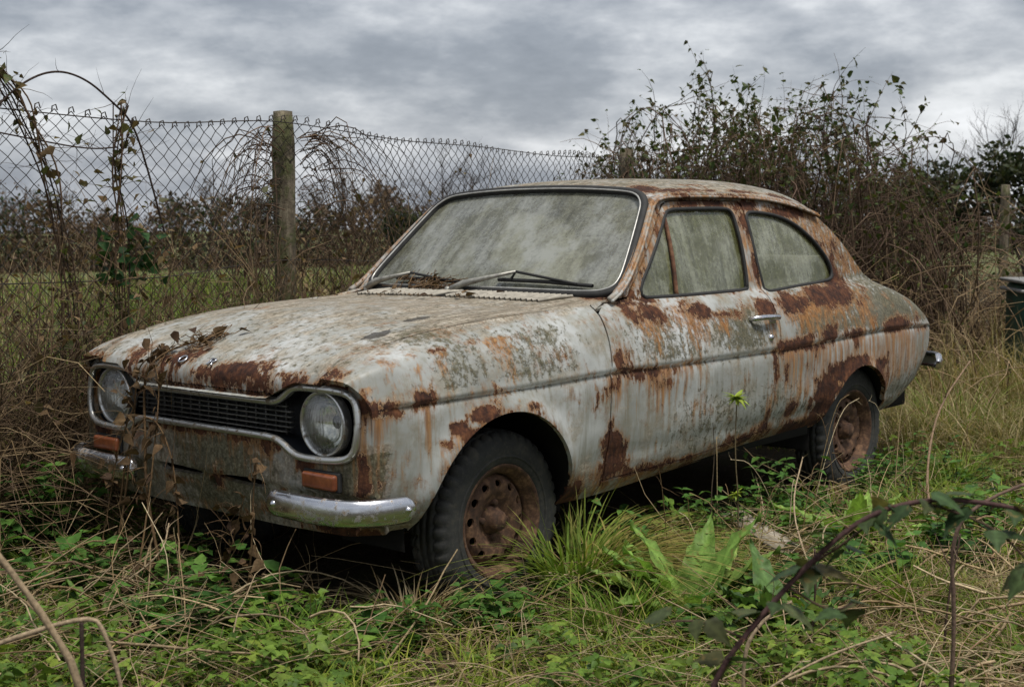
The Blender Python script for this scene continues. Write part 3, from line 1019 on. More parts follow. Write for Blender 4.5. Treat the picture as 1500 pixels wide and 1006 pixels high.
# the two bright letters that are left on the lip
def letter(ch, y, x):
    c = bpt(x, y)
    e1 = norm(bpt(x + .02, y) - c)
    m = MB()
    mp2 = lambda pts: np.array([c + e1 * b + np.array([0, -1, 0]) * a + np.array([0, 0, .006]) for a, b in pts])
    h, w_ = .015, .016
    if ch == 'O':
        t = np.linspace(0, 2 * PI, 25)[:-1]
        tubes(m, mp2([(w_ * math.cos(a), h * math.sin(a)) for a in t])[None], .0035, 6, closed=True)
    else:
        tubes(m, mp2([(-.011, -h), (-.011, 0), (-.011, h)])[None], .0035, 6)
        tubes(m, mp2([(-.011, h), (.004, h), (.011, h * .75), (.012, h * .45), (.006, .002), (-.011, 0)])[None], .0033, 6)
        tubes(m, mp2([(.0, 0), (.006, -h * .5), (.012, -h)])[None], .0035, 6)
    m.build('letter_' + ch.lower(), M_CHROME, BON)


letter('O', .098, -.622)
letter('R', -.055, -.622)

# ---- scuttle with its ribbed air intake
WSX = lambda y, z: .636 + (np.asarray(z) - .97) * 1.035 + .055 * (np.asarray(y) / .6) ** 2


def scuttle(u, v):
    ye = .64
    xr = .335 - .012 * (1 - (np.minimum(np.abs(v) / ye, 1)) ** 2)
    xw = WSX(v, .958) + .004
    f = (u - 0) / 1.0
    x = xr + (xw - xr) * f
    z = .930 + .012 * (1 - (np.minimum(np.abs(v) / ye, 1)) ** 2.2) + .026 * f ** 1.3 - .012 * np.exp(-(f / .08) ** 2) - .022 * smooth(np.abs(v), .61, .672) * (1 - .6 * f)
    return np.stack([x, v, z], 1)


SCU = panel('scuttle', [(0, -.668), (.7, -.672), (1, -.672), (1, .672), (.7, .672), (0, .668)], [], .03, scuttle, (0, 0, 1), M_PAINT, CAR, .01, carattr)
M_RIBS = make_plain('dusty_grey_paint', (.30, .275, .225), .7, 0, .35, 30)
for k, yv in enumerate(np.linspace(-.47, .47, 40)):
    if abs(yv) < .03: continue
    p0 = scuttle(np.array([.50]), np.array([yv + .022]))[0]
    p1 = scuttle(np.array([.92]), np.array([yv - .022]))[0]
    m = MB()
    tubes(m, np.array([[p0, (p0 + p1) / 2 + [0, 0, .003], p1]]) + [0, 0, .005], .0068, 5)
    m.build('intake_rib', M_RIBS, SCU)
m = MB()
m.add(np.concatenate([scuttle(np.full(20, .54), np.linspace(-.455, .455, 20)), scuttle(np.full(20, .88), np.linspace(-.455, .455, 20))]) + [0, 0, .0025],
      [[i, i + 1, 21 + i, 20 + i] for i in range(19)])
m.build('intake_recess', M_BLACK, SCU)

# ---- windscreen
wsh = [(0, .968), (.30, .966), (.56, .962), (.625, .972), (.648, 1.0), (.622, 1.09), (.565, 1.25), (.545, 1.295), (.50, 1.330), (.42, 1.342), (.22, 1.354), (0, 1.357)]
wso = wsh + [(-a, b) for a, b in wsh[-2:0:-1]]
wso = chaikin(wso, 2)
wsf = lambda u, v: np.stack([WSX(u, v), u, v], 1)
def wiped(V):
    y, z = V[:, 1], V[:, 2]
    w = np.zeros(len(y))
    for y0 in (-.02, .50):
        dy, dz_ = (y0 - y), (z - .955) * 1.44
        r, a_ = np.hypot(dy, dz_), np.degrees(np.arctan2(dz_, dy))
        w = np.maximum(w, smooth(r, .15, .19) * (1 - smooth(r, .43, .46)) * smooth(a_, 8, 14) * (1 - smooth(a_, 96, 104)) * (1.0 if y0 < 0 else .5))
    return dict(wiped=w)


WIN = panel('windscreen', wso, [], .015, wsf, (-1, 0, .8), M_WS, CAR, 0, wiped)
wl = densify(wso, .02)
P = wsf(wl[:, 0], wl[:, 1])
m = MB()
tubes(m, P[None] + np.array([-.003, 0, .004]), .017, 8, closed=True)
m.build('rubber_seal', M_RUBBER, WIN)
m = MB()
cen = np.array([0, 1.16])
wi = cen + (wl - cen) * np.array([.985, .97])
tubes(m, (wsf(wi[:, 0], wi[:, 1]) + np.array([-.014, 0, .013]))[None], .0036, 6, closed=True)
m.build('bright_trim', make_plain('dull_silver_trim', (.45, .44, .41), .4, .5, .25, 30), WIN)
# metal frame between glass, pillars, scuttle and roof
m = MB()
inn = P
outp = []
for (y_, z_), p in zip(wl, P):
    if z_ < .99 and abs(y_) < .60: q = p + np.array([-.035, 0, -.012])
    elif z_ > 1.31: q = p + np.array([.03, 0, .012])
    else:
        sgn = math.copysign(1, y_)
        s_ = S(p[0] + .03, z_)
        q = side(np.array([p[0] + .03]), np.array([s_]), sgn)[0] + [0, sgn * .004, 0]
    outp.append(q)
outp = np.array(outp)
n_ = len(P)
id_ = np.arange(n_)
m.add(np.concatenate([inn, outp]), np.stack([id_, np.roll(id_, -1), n_ + np.roll(id_, -1), n_ + id_], 1))
m.build('windscreen_surround', M_PAINT, CAR, True, carattr(np.concatenate(m.v)))


# wipers
def wpt(y, z, off=.03): return np.array([WSX(y, z) - off, y, z + off * .8])


M_WIPER = make_plain('weathered_wiper_metal', (.34, .33, .29), .5, .5, .4, 40)


def wiper(y0, arm, b0, b1):
    w_ = empty('wiper', (0, 0, 0), CAR)
    base = np.array([WSX(y0, .962) - .035, y0, .968])
    m = MB()
    pa = wpt(*arm)
    tubes(m, np.array([[base, base + (pa - base) * .25 + [-.004, 0, .012], base + (pa - base) * .6 + [0, 0, .008], pa]]), np.array([[.015, .014, .009, .006]]), 6)
    m.build('wiper_arm', M_WIPER, w_)
    m = MB()
    lathe(m, [(-.02, .014), (.012, .014), (.018, .008), (.0185, .001)], base, 'z', 12)
    m.build('wiper_pivot', M_WIPER, w_)
    m = MB()
    q = [wpt(*b0, .012), wpt((b0[0] + b1[0]) / 2, (b0[1] + b1[1]) / 2 + .004, .012), wpt(*b1, .012)]
    tubes(m, np.array([q]), .0075, 5)
    q2 = np.array([wpt(b0[0] * .85 + b1[0] * .15, b0[1] * .85 + b1[1] * .15, .016), pa, wpt(b0[0] * .15 + b1[0] * .85, b0[1] * .15 + b1[1] * .85, .016)])
    tubes(m, q2[None], .0055, 5)
    m.build('wiper_blade', M_RUBBER, w_)


wiper(.085, (-.20, 1.022), (-.115, 1.005), (-.545, .990))
wiper(.60, (.36, 1.008), (.46, .998), (.06, .992))


# ---- roof
ZR = pchip([1.02, 1.06, 1.15, 1.42, 1.9, 2.25, 2.42, 2.5], [1.358, 1.372, 1.390, 1.409, 1.414, 1.396, 1.352, 1.32])
ZD = pchip([1.0, 1.06, 1.2, 1.614, 1.874, 2.183, 2.27, 2.45], [1.29, 1.318, 1.330, 1.334, 1.325, 1.284, 1.266, 1.20])


def roof(u, v):
    a = np.minimum(np.abs(v) / .56, 1)
    z = ZD(u) + (ZR(u) - ZD(u)) * (1 - a ** 3.2)
    return np.stack([u, v, z], 1)


rf = [(WSX(y_, 1.352 - .055 * (abs(y_) / .52) ** 3) + .014, y_) for y_ in np.linspace(-.535, .535, 21)]
ro = rf + [(1.20, .555), (1.7, .555), (2.1, .555), (2.27, .55), (2.36, .42), (2.41, .2), (2.42, 0), (2.41, -.2), (2.36, -.42), (2.27, -.55), (2.1, -.555), (1.7, -.555), (1.2, -.555)]
panel('roof', ro, [], .02, roof, (0, 0, 1), M_PAINT, CAR, .015, carattr)


# ---- rear window, boot lid, tail panel
def span(name, pts, mat, bulge, parent=CAR, attrs=True, n=15, axis=0):
    m = MB()
    t = np.linspace(-1, 1, n)
    rows = []
    for x_, w_, z_ in pts:
        b = bulge * (1 - t ** 2)
        rows.append(np.stack([x_ + (b if axis == 0 else 0 * b), w_ * t, z_ + (b if axis == 2 else 0 * b)], 1))
    V = np.concatenate(rows)
    id_ = np.arange(len(V)).reshape(len(pts), n)
    m.add(V, np.stack([id_[:-1, :-1], id_[:-1, 1:], id_[1:, 1:], id_[1:, :-1]], -1).reshape(-1, 4))
    return m.build(name, mat, parent, True, carattr(V) if attrs else None)


def wq(x_, z_): return float(-side(np.array([x_]), np.array([S(x_, z_)]))[0, 1])


cp = [(2.27, 1.264), (2.38, 1.195), (2.48, 1.12), (2.57, 1.04), (2.66, .975)]
span('rear_window', [(x_, wq(x_, z_), z_ - .004) for x_, z_ in cp], M_SG, .09, CAR, False)
span('boot_lid', [(x_, float(W6(x_)), float(Z6(x_)) - .002) for x_ in np.linspace(2.66, 3.24, 12)], M_PAINT, .03, CAR, True, 15, 2)
tail = []
for x_, s_ in [(3.24, .648), (3.30, .56), (3.325, .47), (3.322, .37), (3.29, .19), (3.20, .05), (3.15, 0)]:
    p = side(np.array([x_]), np.array([s_]))[0]
    tail.append((x_, -p[1], p[2]))
span('tail_panel', tail, M_PAINT, .04, CAR, True)
for sg in (-1, 1):
    m = MB()
    rbox(m, (3.345, sg * .53, .655), (.05, .17, .10), .018)
    m.build('tail_light', make_plain('red_lens', (.30, .02, .015), .3) if sg < 0 else bpy.data.materials['red_lens'], CAR)


# ---- nose panel with lamp and grille opening
def nose(u, v):
    a = np.abs(u)
    x = -.612 + .034 * (a / .735) ** 7
    x = x + .42 * np.clip(.43 - v, 0, 1) ** 1.15 + .016 * (1 - smooth(v, .436, .452))
    x = x + .010 * smooth(v, .60, .75)
    return np.stack([x, u, v], 1)


dbh = [(0, .697), (.30, .697), (.352, .700), (.385, .718), (.415, .742), (.455, .751), (.60, .750), (.655, .742), (.682, .715), (.690, .66), (.688, .61), (.676, .570), (.640, .549), (.56, .543), (.465, .543), (.425, .553), (.385, .577), (.352, .589), (.30, .592), (0, .592)]
DB = chaikin(dbh + [(-a, b) for a, b in dbh[-2:0:-1]], 2)
slotL = chaikin([(.045, .424), (.05, .446), (.24, .454), (.275, .450), (.27, .428), (.24, .422)], 2)
slotR = slotL * [-1, 1]
hole = [(.018 * math.cos(a), .408 + .024 * math.sin(a)) for a in np.linspace(0, 2 * PI, 17)[:-1]]
no = [(-.735, .335), (-.737, .5), (-.735, .69), (-.725, .74), (-.66, .768), (-.44, .768), (-.36, .712), (0, .706), (.36, .712), (.44, .768), (.66, .768), (.725, .74), (.735, .69), (.737, .5), (.735, .335), (.60, .313), (.3, .306), (0, .306), (-.3, .306), (-.60, .313)]
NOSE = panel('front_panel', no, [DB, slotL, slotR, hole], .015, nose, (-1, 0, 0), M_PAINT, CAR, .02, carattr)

D = densify(DB, .012)
m = MB()
tubes(m, (nose(D[:, 0], D[:, 1]) + np.array([-.008, 0, 0]))[None], .0115, 8, closed=True)
SUR = m.build('grille_surround', M_TRIM, CAR)
# dark recess behind
m = MB()
q = nose(D[:, 0], D[:, 1])
bk = q * [0, 1, 1] + [-.535, 0, 0]
n_ = len(q)
id_ = np.arange(n_)
m.add(np.concatenate([q, bk]), np.stack([id_, np.roll(id_, -1), n_ + np.roll(id_, -1), n_ + id_], 1))
vs = [Vector(p) for p in D]
vo, eo, fo, *_ = delaunay_2d_cdt(vs, [(i, (i + 1) % n_) for i in range(n_)], [], 0, 1e-6)
P2 = np.array([[p.x, p.y] for p in vo])
F = np.array([f for f in fo if len(f) == 3])
F = F[inside(D, P2[F].mean(1))]
m.add(np.stack([np.full(len(P2), -.536), P2[:, 0], P2[:, 1]], 1), F)
m.build('grille_recess', M_NAVY, SUR)
GR = empty('grille', (0, 0, 0), CAR)
M_BAR = make_plain('grimy_grille_bar', (.085, .082, .074), .5, .5, .5, 50)
for z_ in np.linspace(.607, .684, 6):
    m = MB()
    hw = .395 if .62 < z_ < .68 else .375
    box(m, (-.588, 0, z_), (.020, 2 * hw, .0036))
    m.build('grille_bar', M_BAR, GR, False)
for y_ in np.linspace(-.36, .36, 16):
    m = MB()
    box(m, (-.580, y_, .645), (.012, .0028, .098))
    m.build('grille_upright', M_BAR, GR, False)

# ---- headlights, indicators
for sg in (-1, 1):
    H = empty('headlight', (0, 0, 0), CAR)
    c = (-.590, sg * .540, .646)
    m = MB()
    lathe(m, [(.05, .02), (.045, .045), (.03, .068), (.0, .086), (-.004, .088)], c, 'x', 40)
    m.build('reflector', M_BOWL, H)
    m = MB()
    prof = [(-.030 * (1 - (r / .088) ** 2) - .006, r) for r in np.linspace(.0005, .088, 10)]
    lathe(m, prof, c, 'x', 40)
    m.build('lens', M_LENS, H)
    m = MB()
    lathe(m, [(.02, .098), (-.006, .0985), (-.012, .096), (-.011, .091), (-.003, .087)], c, 'x', 40)
    m.build('lamp_rim', M_TRIM, H)
    I = empty('indicator', (0, 0, 0), CAR)
    ic = nose(np.array([sg * .553]), np.array([.483]))[0]
    m = MB()
    rbox(m, ic + [-.004, 0, 0], (.016, .158, .060), .006)
    m.build('indicator_base', M_RUBBER, I)
    m = MB()
    rbox(m, ic + [-.016, 0, 0], (.022, .144, .048), .009)
    m.build('lens', M_AMBER, I)
    # round blank on the panel beside the far lamp
m = MB()
pc = nose(np.array([.40]), np.array([.515]))[0]
lathe(m, [(.0, .034), (-.006, .032), (-.008, .026), (-.005, .018), (-.004, .001)], pc, 'x', 24)
m.build('blanking_cap', M_PAINT, CAR, True, carattr(np.concatenate(m.v)))

# ---- quarter bumpers
BP = chaikin([(-.672, -.375), (-.682, -.45), (-.684, -.55), (-.678, -.64), (-.655, -.705), (-.61, -.748), (-.55, -.775), (-.47, -.79)], 2, False)


def bumper(path, z, name):
    Bm = empty(name, (0, 0, 0), CAR)
    P = np.array([[x_, y_] for x_, y_ in path])
    T = np.gradient(P, axis=0)
    T /= np.linalg.norm(T, axis=1)[:, None]
    O = np.stack([T[:, 1], -T[:, 0]], 1)
    mid = P.mean(0)
    if ((P - np.array([0, 0])) * O).sum() < 0: O = -O
    prof = np.array([(-.020, .036), (-.004, .040), (.008, .033), (.013, .018), (.014, 0), (.013, -.018), (.008, -.033), (-.004, -.041), (-.020, -.037)])
    n = len(P)
    L = np.concatenate([[0], np.cumsum(np.linalg.norm(np.diff(P, axis=0), axis=1))])
    k = np.minimum(L, L[-1] - L)
    sc = np.sqrt(np.clip(1 - (1 - np.clip(k / .035, 0, 1)) ** 2, .02, 1))
    rows = []
    for i in range(n):
        rows.append(np.stack([P[i, 0] + O[i, 0] * prof[:, 0] * (.4 + .6 * sc[i]), P[i, 1] + O[i, 1] * prof[:, 0] * (.4 + .6 * sc[i]), z + prof[:, 1] * sc[i]], 1))
    V = np.concatenate(rows)
    id_ = np.arange(len(V)).reshape(n, len(prof))
    m = MB()
    m.add(V, np.stack([id_[:-1, :-1], id_[:-1, 1:], id_[1:, 1:], id_[1:, :-1]], -1).reshape(-1, 4))
    m.build('bumper_blade', M_CHROME, Bm)
    for f in (.13, .93):
        i = int(f * (n - 1))
        m = MB()
        pc = np.array([P[i, 0] + O[i, 0] * .012, P[i, 1] + O[i, 1] * .012, z])
        d = np.array([O[i, 0], O[i, 1], 0])
        t_ = np.array([-d[1], d[0], 0])
        vv, ff = [], []
        for r_, h_ in ((.011, 0), (.010, .004), (.006, .008), (.0008, .0095)):
            for a in np.linspace(0, 2 * PI, 13)[:-1]:
                vv.append(pc + d * h_ + t_ * r_ * math.cos(a) + np.array([0, 0, 1]) * r_ * math.sin(a))
        for a in range(3):
            for b in range(12):
                ff.append([a * 12 + b, a * 12 + (b + 1) % 12, a * 12 + 12 + (b + 1) % 12, a * 12 + 12 + b])
        m.add(vv, ff)
        m.build('bolt', M_CHROME, Bm)
    m = MB()
    i = int(.35 * (n - 1))
    box(m, (P[i, 0] + .045, P[i, 1], z), (.09, .04, .02))
    m.build('bracket', M_RUST, Bm)
    return Bm


bumper(BP, .410, 'front_bumper')
bumper([(x_, -y_ - .06 * (1 - smooth(-y_, .5, .75))) for x_, y_ in BP], .425, 'front_bumper')
RB = chaikin([(2.93, -.79), (3.10, -.775), (3.27, -.735), (3.36, -.66), (3.39, -.5), (3.40, 0), (3.39, .5), (3.36, .66), (3.27, .735), (3.10, .775), (2.93, .79)], 2, False)
RB = [p for p in RB if p[0] > 3.20]
bumper(RB, .53, 'rear_bumper')

# ---- door furniture
hp = side(np.array([1.43, 1.62]), np.array([S(1.43, .842), S(1.62, .842)]))
m = MB()
a, b = hp[0], hp[1]
tubes(m, np.array([[a + [0, .004, 0], a + [.012, -.022, .006], a + [.06, -.032, .008], a + [.12, -.030, .006], b + [-.012, -.026, .002], b + [0, .004, -.004]]]), np.array([[.008, .011, .011, .011, .013, .010]]), 8)
dh = m.build('door_handle', M_CHROME, [o for o in CAR.children if o.name.startswith('door')][0])
m = MB()
rbox(m, a + [.165, -.004, -.006], (.05, .02, .035), .008)
m.build('handle_button', M_CHROME, dh)
m = MB()
lp = side(np.array([1.555]), np.array([S(1.555, .765)]))[0]
lathe(m, [(.004, .014), (-.006, .013), (-.010, .009), (-.010, .001)], lp, 'y', 16)
m.build('door_lock', M_CHROME, dh.parent)

# ---- underbody, engine bay, cabin
m = MB()
box(m, (1.45, 0, .36), (3.5, 1.16, .10))
box(m, (1.2, 0, .36), (1.55, 1.42, .08))
m.build('floor_pan', M_BLACK, CAR, False)
m = MB()
box(m, (-.05, 0, .50), (.90, .84, .40))
m.build('engine_bay', M_BLACK, CAR, False)
m = MB()
box(m, (.47, 0, .62), (.08, 1.36, .56))
m.build('bulkhead', M_BLACK, CAR, False)
m = MB()
rbox(m, (.78, 0, .86), (.30, 1.24, .14), .05)
m.build('dashboard', M_TRIMDARK, CAR)
m = MB()
t_ = np.linspace(0, 2 * PI, 33)[:-1]
sc0 = np.array([1.02, .34, .93])
d1, d2 = np.array([0, 1, 0]), np.array([.45, 0, .89])
tubes(m, np.array([[sc0 + .19 * (d1 * math.cos(a) + d2 * math.sin(a)) for a in t_]]), .011, 6, closed=True)
tubes(m, np.array([[sc0 - d1 * .19, sc0, sc0 + d1 * .19]]), .009, 5)
tubes(m, np.array([[sc0, sc0 + [-.2, 0, -.12]]]), .02, 6)
m.build('steering_wheel', M_TRIMDARK, CAR)
for y_ in (-.34, .34):
    s_ = empty('front_seat', (0, 0, 0), CAR)
    m = MB()
    rbox(m, (1.28, y_, .60), (.50, .50, .18), .06)
    m.build('seat_cushion', M_SEAT, s_)
    m = MB()
    rbox(m, (0, 0, 0), (.13, .50, .60), .055)
    V = np.concatenate(m.v)
    V[:, 1] *= 1 - .18 * smooth(V[:, 2], -.1, .3)
    V[:, 0] += V[:, 2] * .32
    m.v = [V + [1.56, y_, .86]]
    m.c = [np.ones((len(V), 3))]
    m.build('seat_back', M_SEAT, s_)
s_ = empty('rear_seat', (0, 0, 0), CAR)
m = MB()
rbox(m, (2.12, 0, .60), (.50, 1.16, .20), .06)
m.build('seat_cushion', M_SEAT, s_)
m = MB()
rbox(m, (2.42, 0, .82), (.16, 1.16, .50), .06)
m.build('seat_back', M_SEAT, s_)


# ---- wheels
def tyre_mesh():
    m = MB()
    seg = 168
    # outer half is at y<0
    prof = [(.062, .178), (.070, .182), (.076, .195), (.079, .215), (.0785, .235), (.0765, .252), (.0745, .256), (.072, .268), (.066, .279), (.058, .286),
            (.046, .289), (.043, .289), (.0425, .283), (.0385, .283), (.038, .2905), (.016, .2915), (.0155, .284), (.011, .284), (.0105, .2915)]
    prof = np.array(prof + [(-a, r) for a, r in prof[::-1]])
    th = np.arange(seg) * 2 * PI / seg
    A = np.repeat(-prof[:, :1], seg, 1)
    Rr = np.repeat(prof[:, 1:], seg, 1)
    blk = (np.arange(seg) % 4 == 0)
    for i, (a, r) in enumerate(prof):
        if .262 < r and abs(a) > .037: Rr[i, blk] -= .012
        elif .288 < r: Rr[i, (np.arange(seg) % 8 == (2 if a > 0 else 6))] -= .004
    V = np.stack([Rr * np.cos(th), A, Rr * np.sin(th)], -1).reshape(-1, 3)
    K = len(prof)
    id_ = np.arange(K * seg).reshape(K, seg)
    F = np.stack([id_[:-1], id_[1:], np.roll(id_[1:], -1, 1), np.roll(id_[:-1], -1, 1)], -1).reshape(-1, 4)
    m.add(V, F)
    # raised ring lines on the outer sidewall
    lathe(m, [(-.0785, .205), (-.0812, .207), (-.0815, .211), (-.079, .214)], (0, 0, 0), 'y', 72)
    return m.mesh('tyre')


def rim_mesh():
    m = MB()
    lathe(m, [(-.030, .150), (-.055, .158), (-.060, .168), (-.068, .172), (-.073, .179), (-.0735, .184), (-.068, .187), (-.062, .184)], (0, 0, 0), 'y', 64)
    lathe(m, [(.06, .15), (-.032, .1485)], (0, 0, 0), 'y', 48)

    def disc(u, v):
        r = np.hypot(u, v)
        y = np.interp(r, [0, .035, .05, .075, .095, .12, .14, .152], [-.020, -.020, -.022, -.036, -.046, -.046, -.034, -.012])
        return np.stack([u, y, v], 1)
    circ = [(.151 * math.cos(a), .151 * math.sin(a)) for a in np.linspace(0, 2 * PI, 65)[:-1]]
    hs = []
    for k in range(12):
        a0 = k * 2 * PI / 12
        c0 = np.array([math.cos(a0), math.sin(a0)]) * .120
        t_ = np.array([-math.sin(a0), math.cos(a0)])
        r_ = np.array([math.cos(a0), math.sin(a0)])
        hs.append([c0 + t_ * .015 * math.cos(q) + r_ * .012 * math.sin(q) for q in np.linspace(0, 2 * PI, 13)[:-1]])
    tmp = panel('tmp', circ, hs, .010, disc, (0, -1, 0), None, None, .008)
    me = tmp.data
    V = np.zeros(len(me.vertices) * 3)
    me.vertices.foreach_get('co', V)
    tri = [list(p.vertices) for p in me.polygons]
    m.add(V.reshape(-1, 3), [p for p in tri if len(p) == 3])
    m.f.append(np.array([p for p in tri if len(p) == 4]) + (m.n - len(V) // 3))
    bpy.data.objects.remove(tmp)
    return m.mesh('rim')


ME_T, ME_R = tyre_mesh(), rim_mesh()
mh = MB()
lathe(mh, [(-.020, .046), (-.034, .044), (-.038, .036), (-.060, .033), (-.066, .026), (-.068, .001)], (0, 0, 0), 'y', 28)
ME_H = mh.mesh('hub')
mn = MB()
lathe(mn, [(-.02, .011), (-.040, .011), (-.042, .008), (-.042, .001)], (0, 0, 0), 'y', 6)
ME_N = mn.mesh('nut', False)
mb_ = MB()
lathe(mb_, [(.0, .001), (.0, .149)], (0, .02, 0), 'y', 32)
ME_B = mb_.mesh('drum')
ME_T.materials.append(M_TYRE)
for q in (ME_R, ME_H, ME_N): q.materials.append(M_RIM)
ME_B.materials.append(M_BLACK)
for (x_, z_, sg, rot) in ((0.0, .279, -1, .1), (2.385, .285, -1, .5), (0.0, .279, 1, .2), (2.385, .285, 1, .0)):
    w_ = empty('wheel', (x_, sg * .640, z_), CAR)
    w_.rotation_euler = (0, rot, 0 if sg < 0 else PI)
    parts = [('tyre', ME_T, w_), ('rim', ME_R, w_), ('brake_drum', ME_B, w_)]
    made = {}
    for nm, me, pa in parts:
        o = bpy.data.objects.new(nm, me)
        COL.objects.link(o)
        o.parent = pa
        made[nm] = o
    o = bpy.data.objects.new('hub', ME_H)
    COL.objects.link(o)
    o.parent = w_
    for k in range(4):
        o = bpy.data.objects.new('wheel_nut', ME_N)
        COL.objects.link(o)
        o.parent = w_
        o.location = (.056 * math.cos(k * PI / 2), 0, .056 * math.sin(k * PI / 2))
#PART3

# ================================================================== THE PLACE
FY = pchip([-4, -.756, .83, 4.82, 10, 14], [.32, 1.0, 1.31, 2.285, 3.62, 4.7])      # line of the fence
HV = np.array([math.cos(YAW), math.sin(YAW)])
RV = np.array([math.sin(YAW), -math.cos(YAW)])


def plan(D, X):
    """point on the ground D metres away and X metres to the side of the photographer"""
    D, X = np.asarray(D, float), np.asarray(X, float)
    return CAM[0] + D * HV[0] + X * RV[0], CAM[1] + D * HV[1] + X * RV[1]


def wob(x, y, f=1.0, ph=0.0):
    return (np.sin(x * 2.1 * f + ph) * np.cos(y * 1.7 * f - ph * .7) + .6 * np.sin(x * 4.7 * f - y * 3.9 * f + 1.3 + ph) + .4 * np.sin(y * 9.1 * f + x * 6.3 * f + ph * 2)) / 2.0


def ground_z(x, y):
    x, y = np.asarray(x, float), np.asarray(y, float)
    d = y - FY(np.clip(x, -4, 14)) - .25 * np.clip(x - 14, 0, None) + np.clip(-4 - x, 0, None) * .2
    far = np.clip(d - 1.5, 0, 60)
    z = -.0165 * far + .02 * wob(x, y, .6) * (1 - np.exp(-far)) + .012 * wob(x, y, 1.4)
    foot = smooth(np.abs(y), .75, 1.2) + smooth(np.abs(x - 1.3), 2.0, 2.5)
    return z * np.clip(foot, .15, 1)


M_SOIL, t, b = newmat('leaf_litter_soil')
g = t.nodes.new('ShaderNodeTexCoord').outputs['Object']
f1, f2 = noise(t, 9, 8, .7, g), noise(t, 60, 5, .7, g)
c = ramp(t, f1, [(.3, (.018, .013, .009)), (.5, (.045, .034, .02)), (.7, (.085, .068, .038))])
c = mixc(t, sstep(t, noise(t, 3.0, 5, .6, g), .5, .62), c, (.045, .058, .016))
c = mixc(t, .5, c, ramp(t, f2, [(.3, (.02, .015, .01)), (.7, (.13, .10, .06))]))
t.links.new(c, b.inputs['Base Color'])
b.inputs['Roughness'].default_value = .95
b.inputs['Specular IOR Level'].default_value = .15
bump(t, b, math_(t, 'ADD', f1, math_(t, 'MULTIPLY', f2, .5)), .9, .05)

M_FIELD, t, b = newmat('rough_field_grass')
g = t.nodes.new('ShaderNodeTexCoord').outputs['Object']
f1, f2 = noise(t, .35, 6, .65, g), noise(t, 5, 6, .7, g)
c = ramp(t, f1, [(.3, (.055, .085, .018)), (.5, (.10, .125, .03)), (.68, (.19, .16, .065))])
c = mixc(t, .5, c, ramp(t, f2, [(.3, (.04, .06, .012)), (.7, (.17, .165, .06))]))
t.links.new(c, b.inputs['Base Color'])
b.inputs['Roughness'].default_value = .95
bump(t, b, f2, 1.0, .15)


def sheet(name, xs, ys, lift, mat, keep=None):
    X, Y = np.meshgrid(xs, ys, indexing='ij')
    V = np.stack([X, Y, ground_z(X, Y) + lift], -1).reshape(-1, 3)
    id_ = np.arange(len(V)).reshape(len(xs), len(ys))
    F = np.stack([id_[:-1, :-1], id_[1:, :-1], id_[1:, 1:], id_[:-1, 1:]], -1).reshape(-1, 4)
    if keep is not None:
        F = F[keep(V[F].mean(1))]
    m = MB()
    m.add(V, F)
    return tag(m.build(name, mat), kind='structure')


grad = lambda a, b, n, p: np.sign(np.linspace(-1, 1, n)) * np.abs(np.linspace(-1, 1, n)) ** p
gx = 2 + 400 * grad(0, 1, 161, 3.2)
gy = 0 + 400 * grad(0, 1, 161, 3.2)
sheet('ground', gx, gy, 0.0, M_SOIL)
sheet('field', gx, gy, .006, M_FIELD, lambda c: (c[:, 1] - FY(np.clip(c[:, 0], -4, 14)) - .25 * np.clip(c[:, 0] - 14, 0, None) + np.clip(-4 - c[:, 0], 0, None) * .2) > .55)

M_LEAF = make_veg('green_leaf', .5, .3, .16)
M_GRASS = make_veg('grass_blade', .55, .35, .10)
M_STRAW = make_veg('dry_straw', .65, .12, .10, .45, 90)
M_STEM = make_veg('woody_stem', .75, 0, .12, .5, 120)
M_BARK = make_veg('bare_bark', .85, 0, .1, .4, 30)


def leaf_t(rows=5, wide=.36, fold=.12, curve=-.18, serr=0.0, point=.55):
    """one leaf along +x, 1 long; three vertices per row"""
    V = [[0, 0, 0]]
    for i in range(1, rows):
        u = i / rows
        w = wide * (math.sin(PI * u ** point)) * (1 - .25 * u)
        if serr: w *= 1 + serr * (1 if i % 2 else -1)
        z = curve * u * u
        V += [[u - (.06 * serr * 4 if i % 2 else 0), w, z + fold * w * 2], [u, 0, z], [u - (.06 * serr * 4 if i % 2 else 0), -w, z + fold * w * 2]]
    V.append([1, 0, curve])
    F = [[0, 2, 1], [0, 3, 2]]
    for i in range(rows - 2):
        a = 1 + 3 * i
        F += [[a, a + 1, a + 4], [a, a + 4, a + 3], [a + 1, a + 2, a + 5], [a + 1, a + 5, a + 4]]
    a = 1 + 3 * (rows - 2)
    F += [[a, a + 1, len(V) - 1], [a + 1, a + 2, len(V) - 1]]
    return np.array(V, float), np.array(F)


def leaf_n(rows, wide, fold, cup, curve, serr, point, wave=.02):
    """near leaf: five vertices per row, pale midrib, darker toward the edge veins"""
    V, S_ = [], []
    for i in range(rows + 1):
        u = i / rows
        w = wide * math.sin(PI * min(max(u, .004), .996) ** point) * (1 - .25 * u) + .004
        for k, f in enumerate((-1, -.5, 0, .5, 1)):
            ww = w * f * (1 + (serr * (1 if i % 2 else -1) if abs(f) == 1 else 0))
            z = curve * u * u + fold * abs(ww) * 2 - cup * ww * ww * 4 + (wave * math.sin(i * 1.9 + f * 2) if abs(f) == 1 else wave * .5 * math.sin(i * 1.9))
            V.append([u + (.03 * abs(f)), ww, z])
            S_.append(1.35 if f == 0 else (.80 + .22 * (i % 2)) if abs(f) == .5 else .92)
    F = []
    for i in range(rows):
        for k in range(4):
            a = i * 5 + k
            F += [[a, a + 1, a + 6], [a, a + 6, a + 5]]
    return np.array(V, float), np.array(F), np.array(S_)


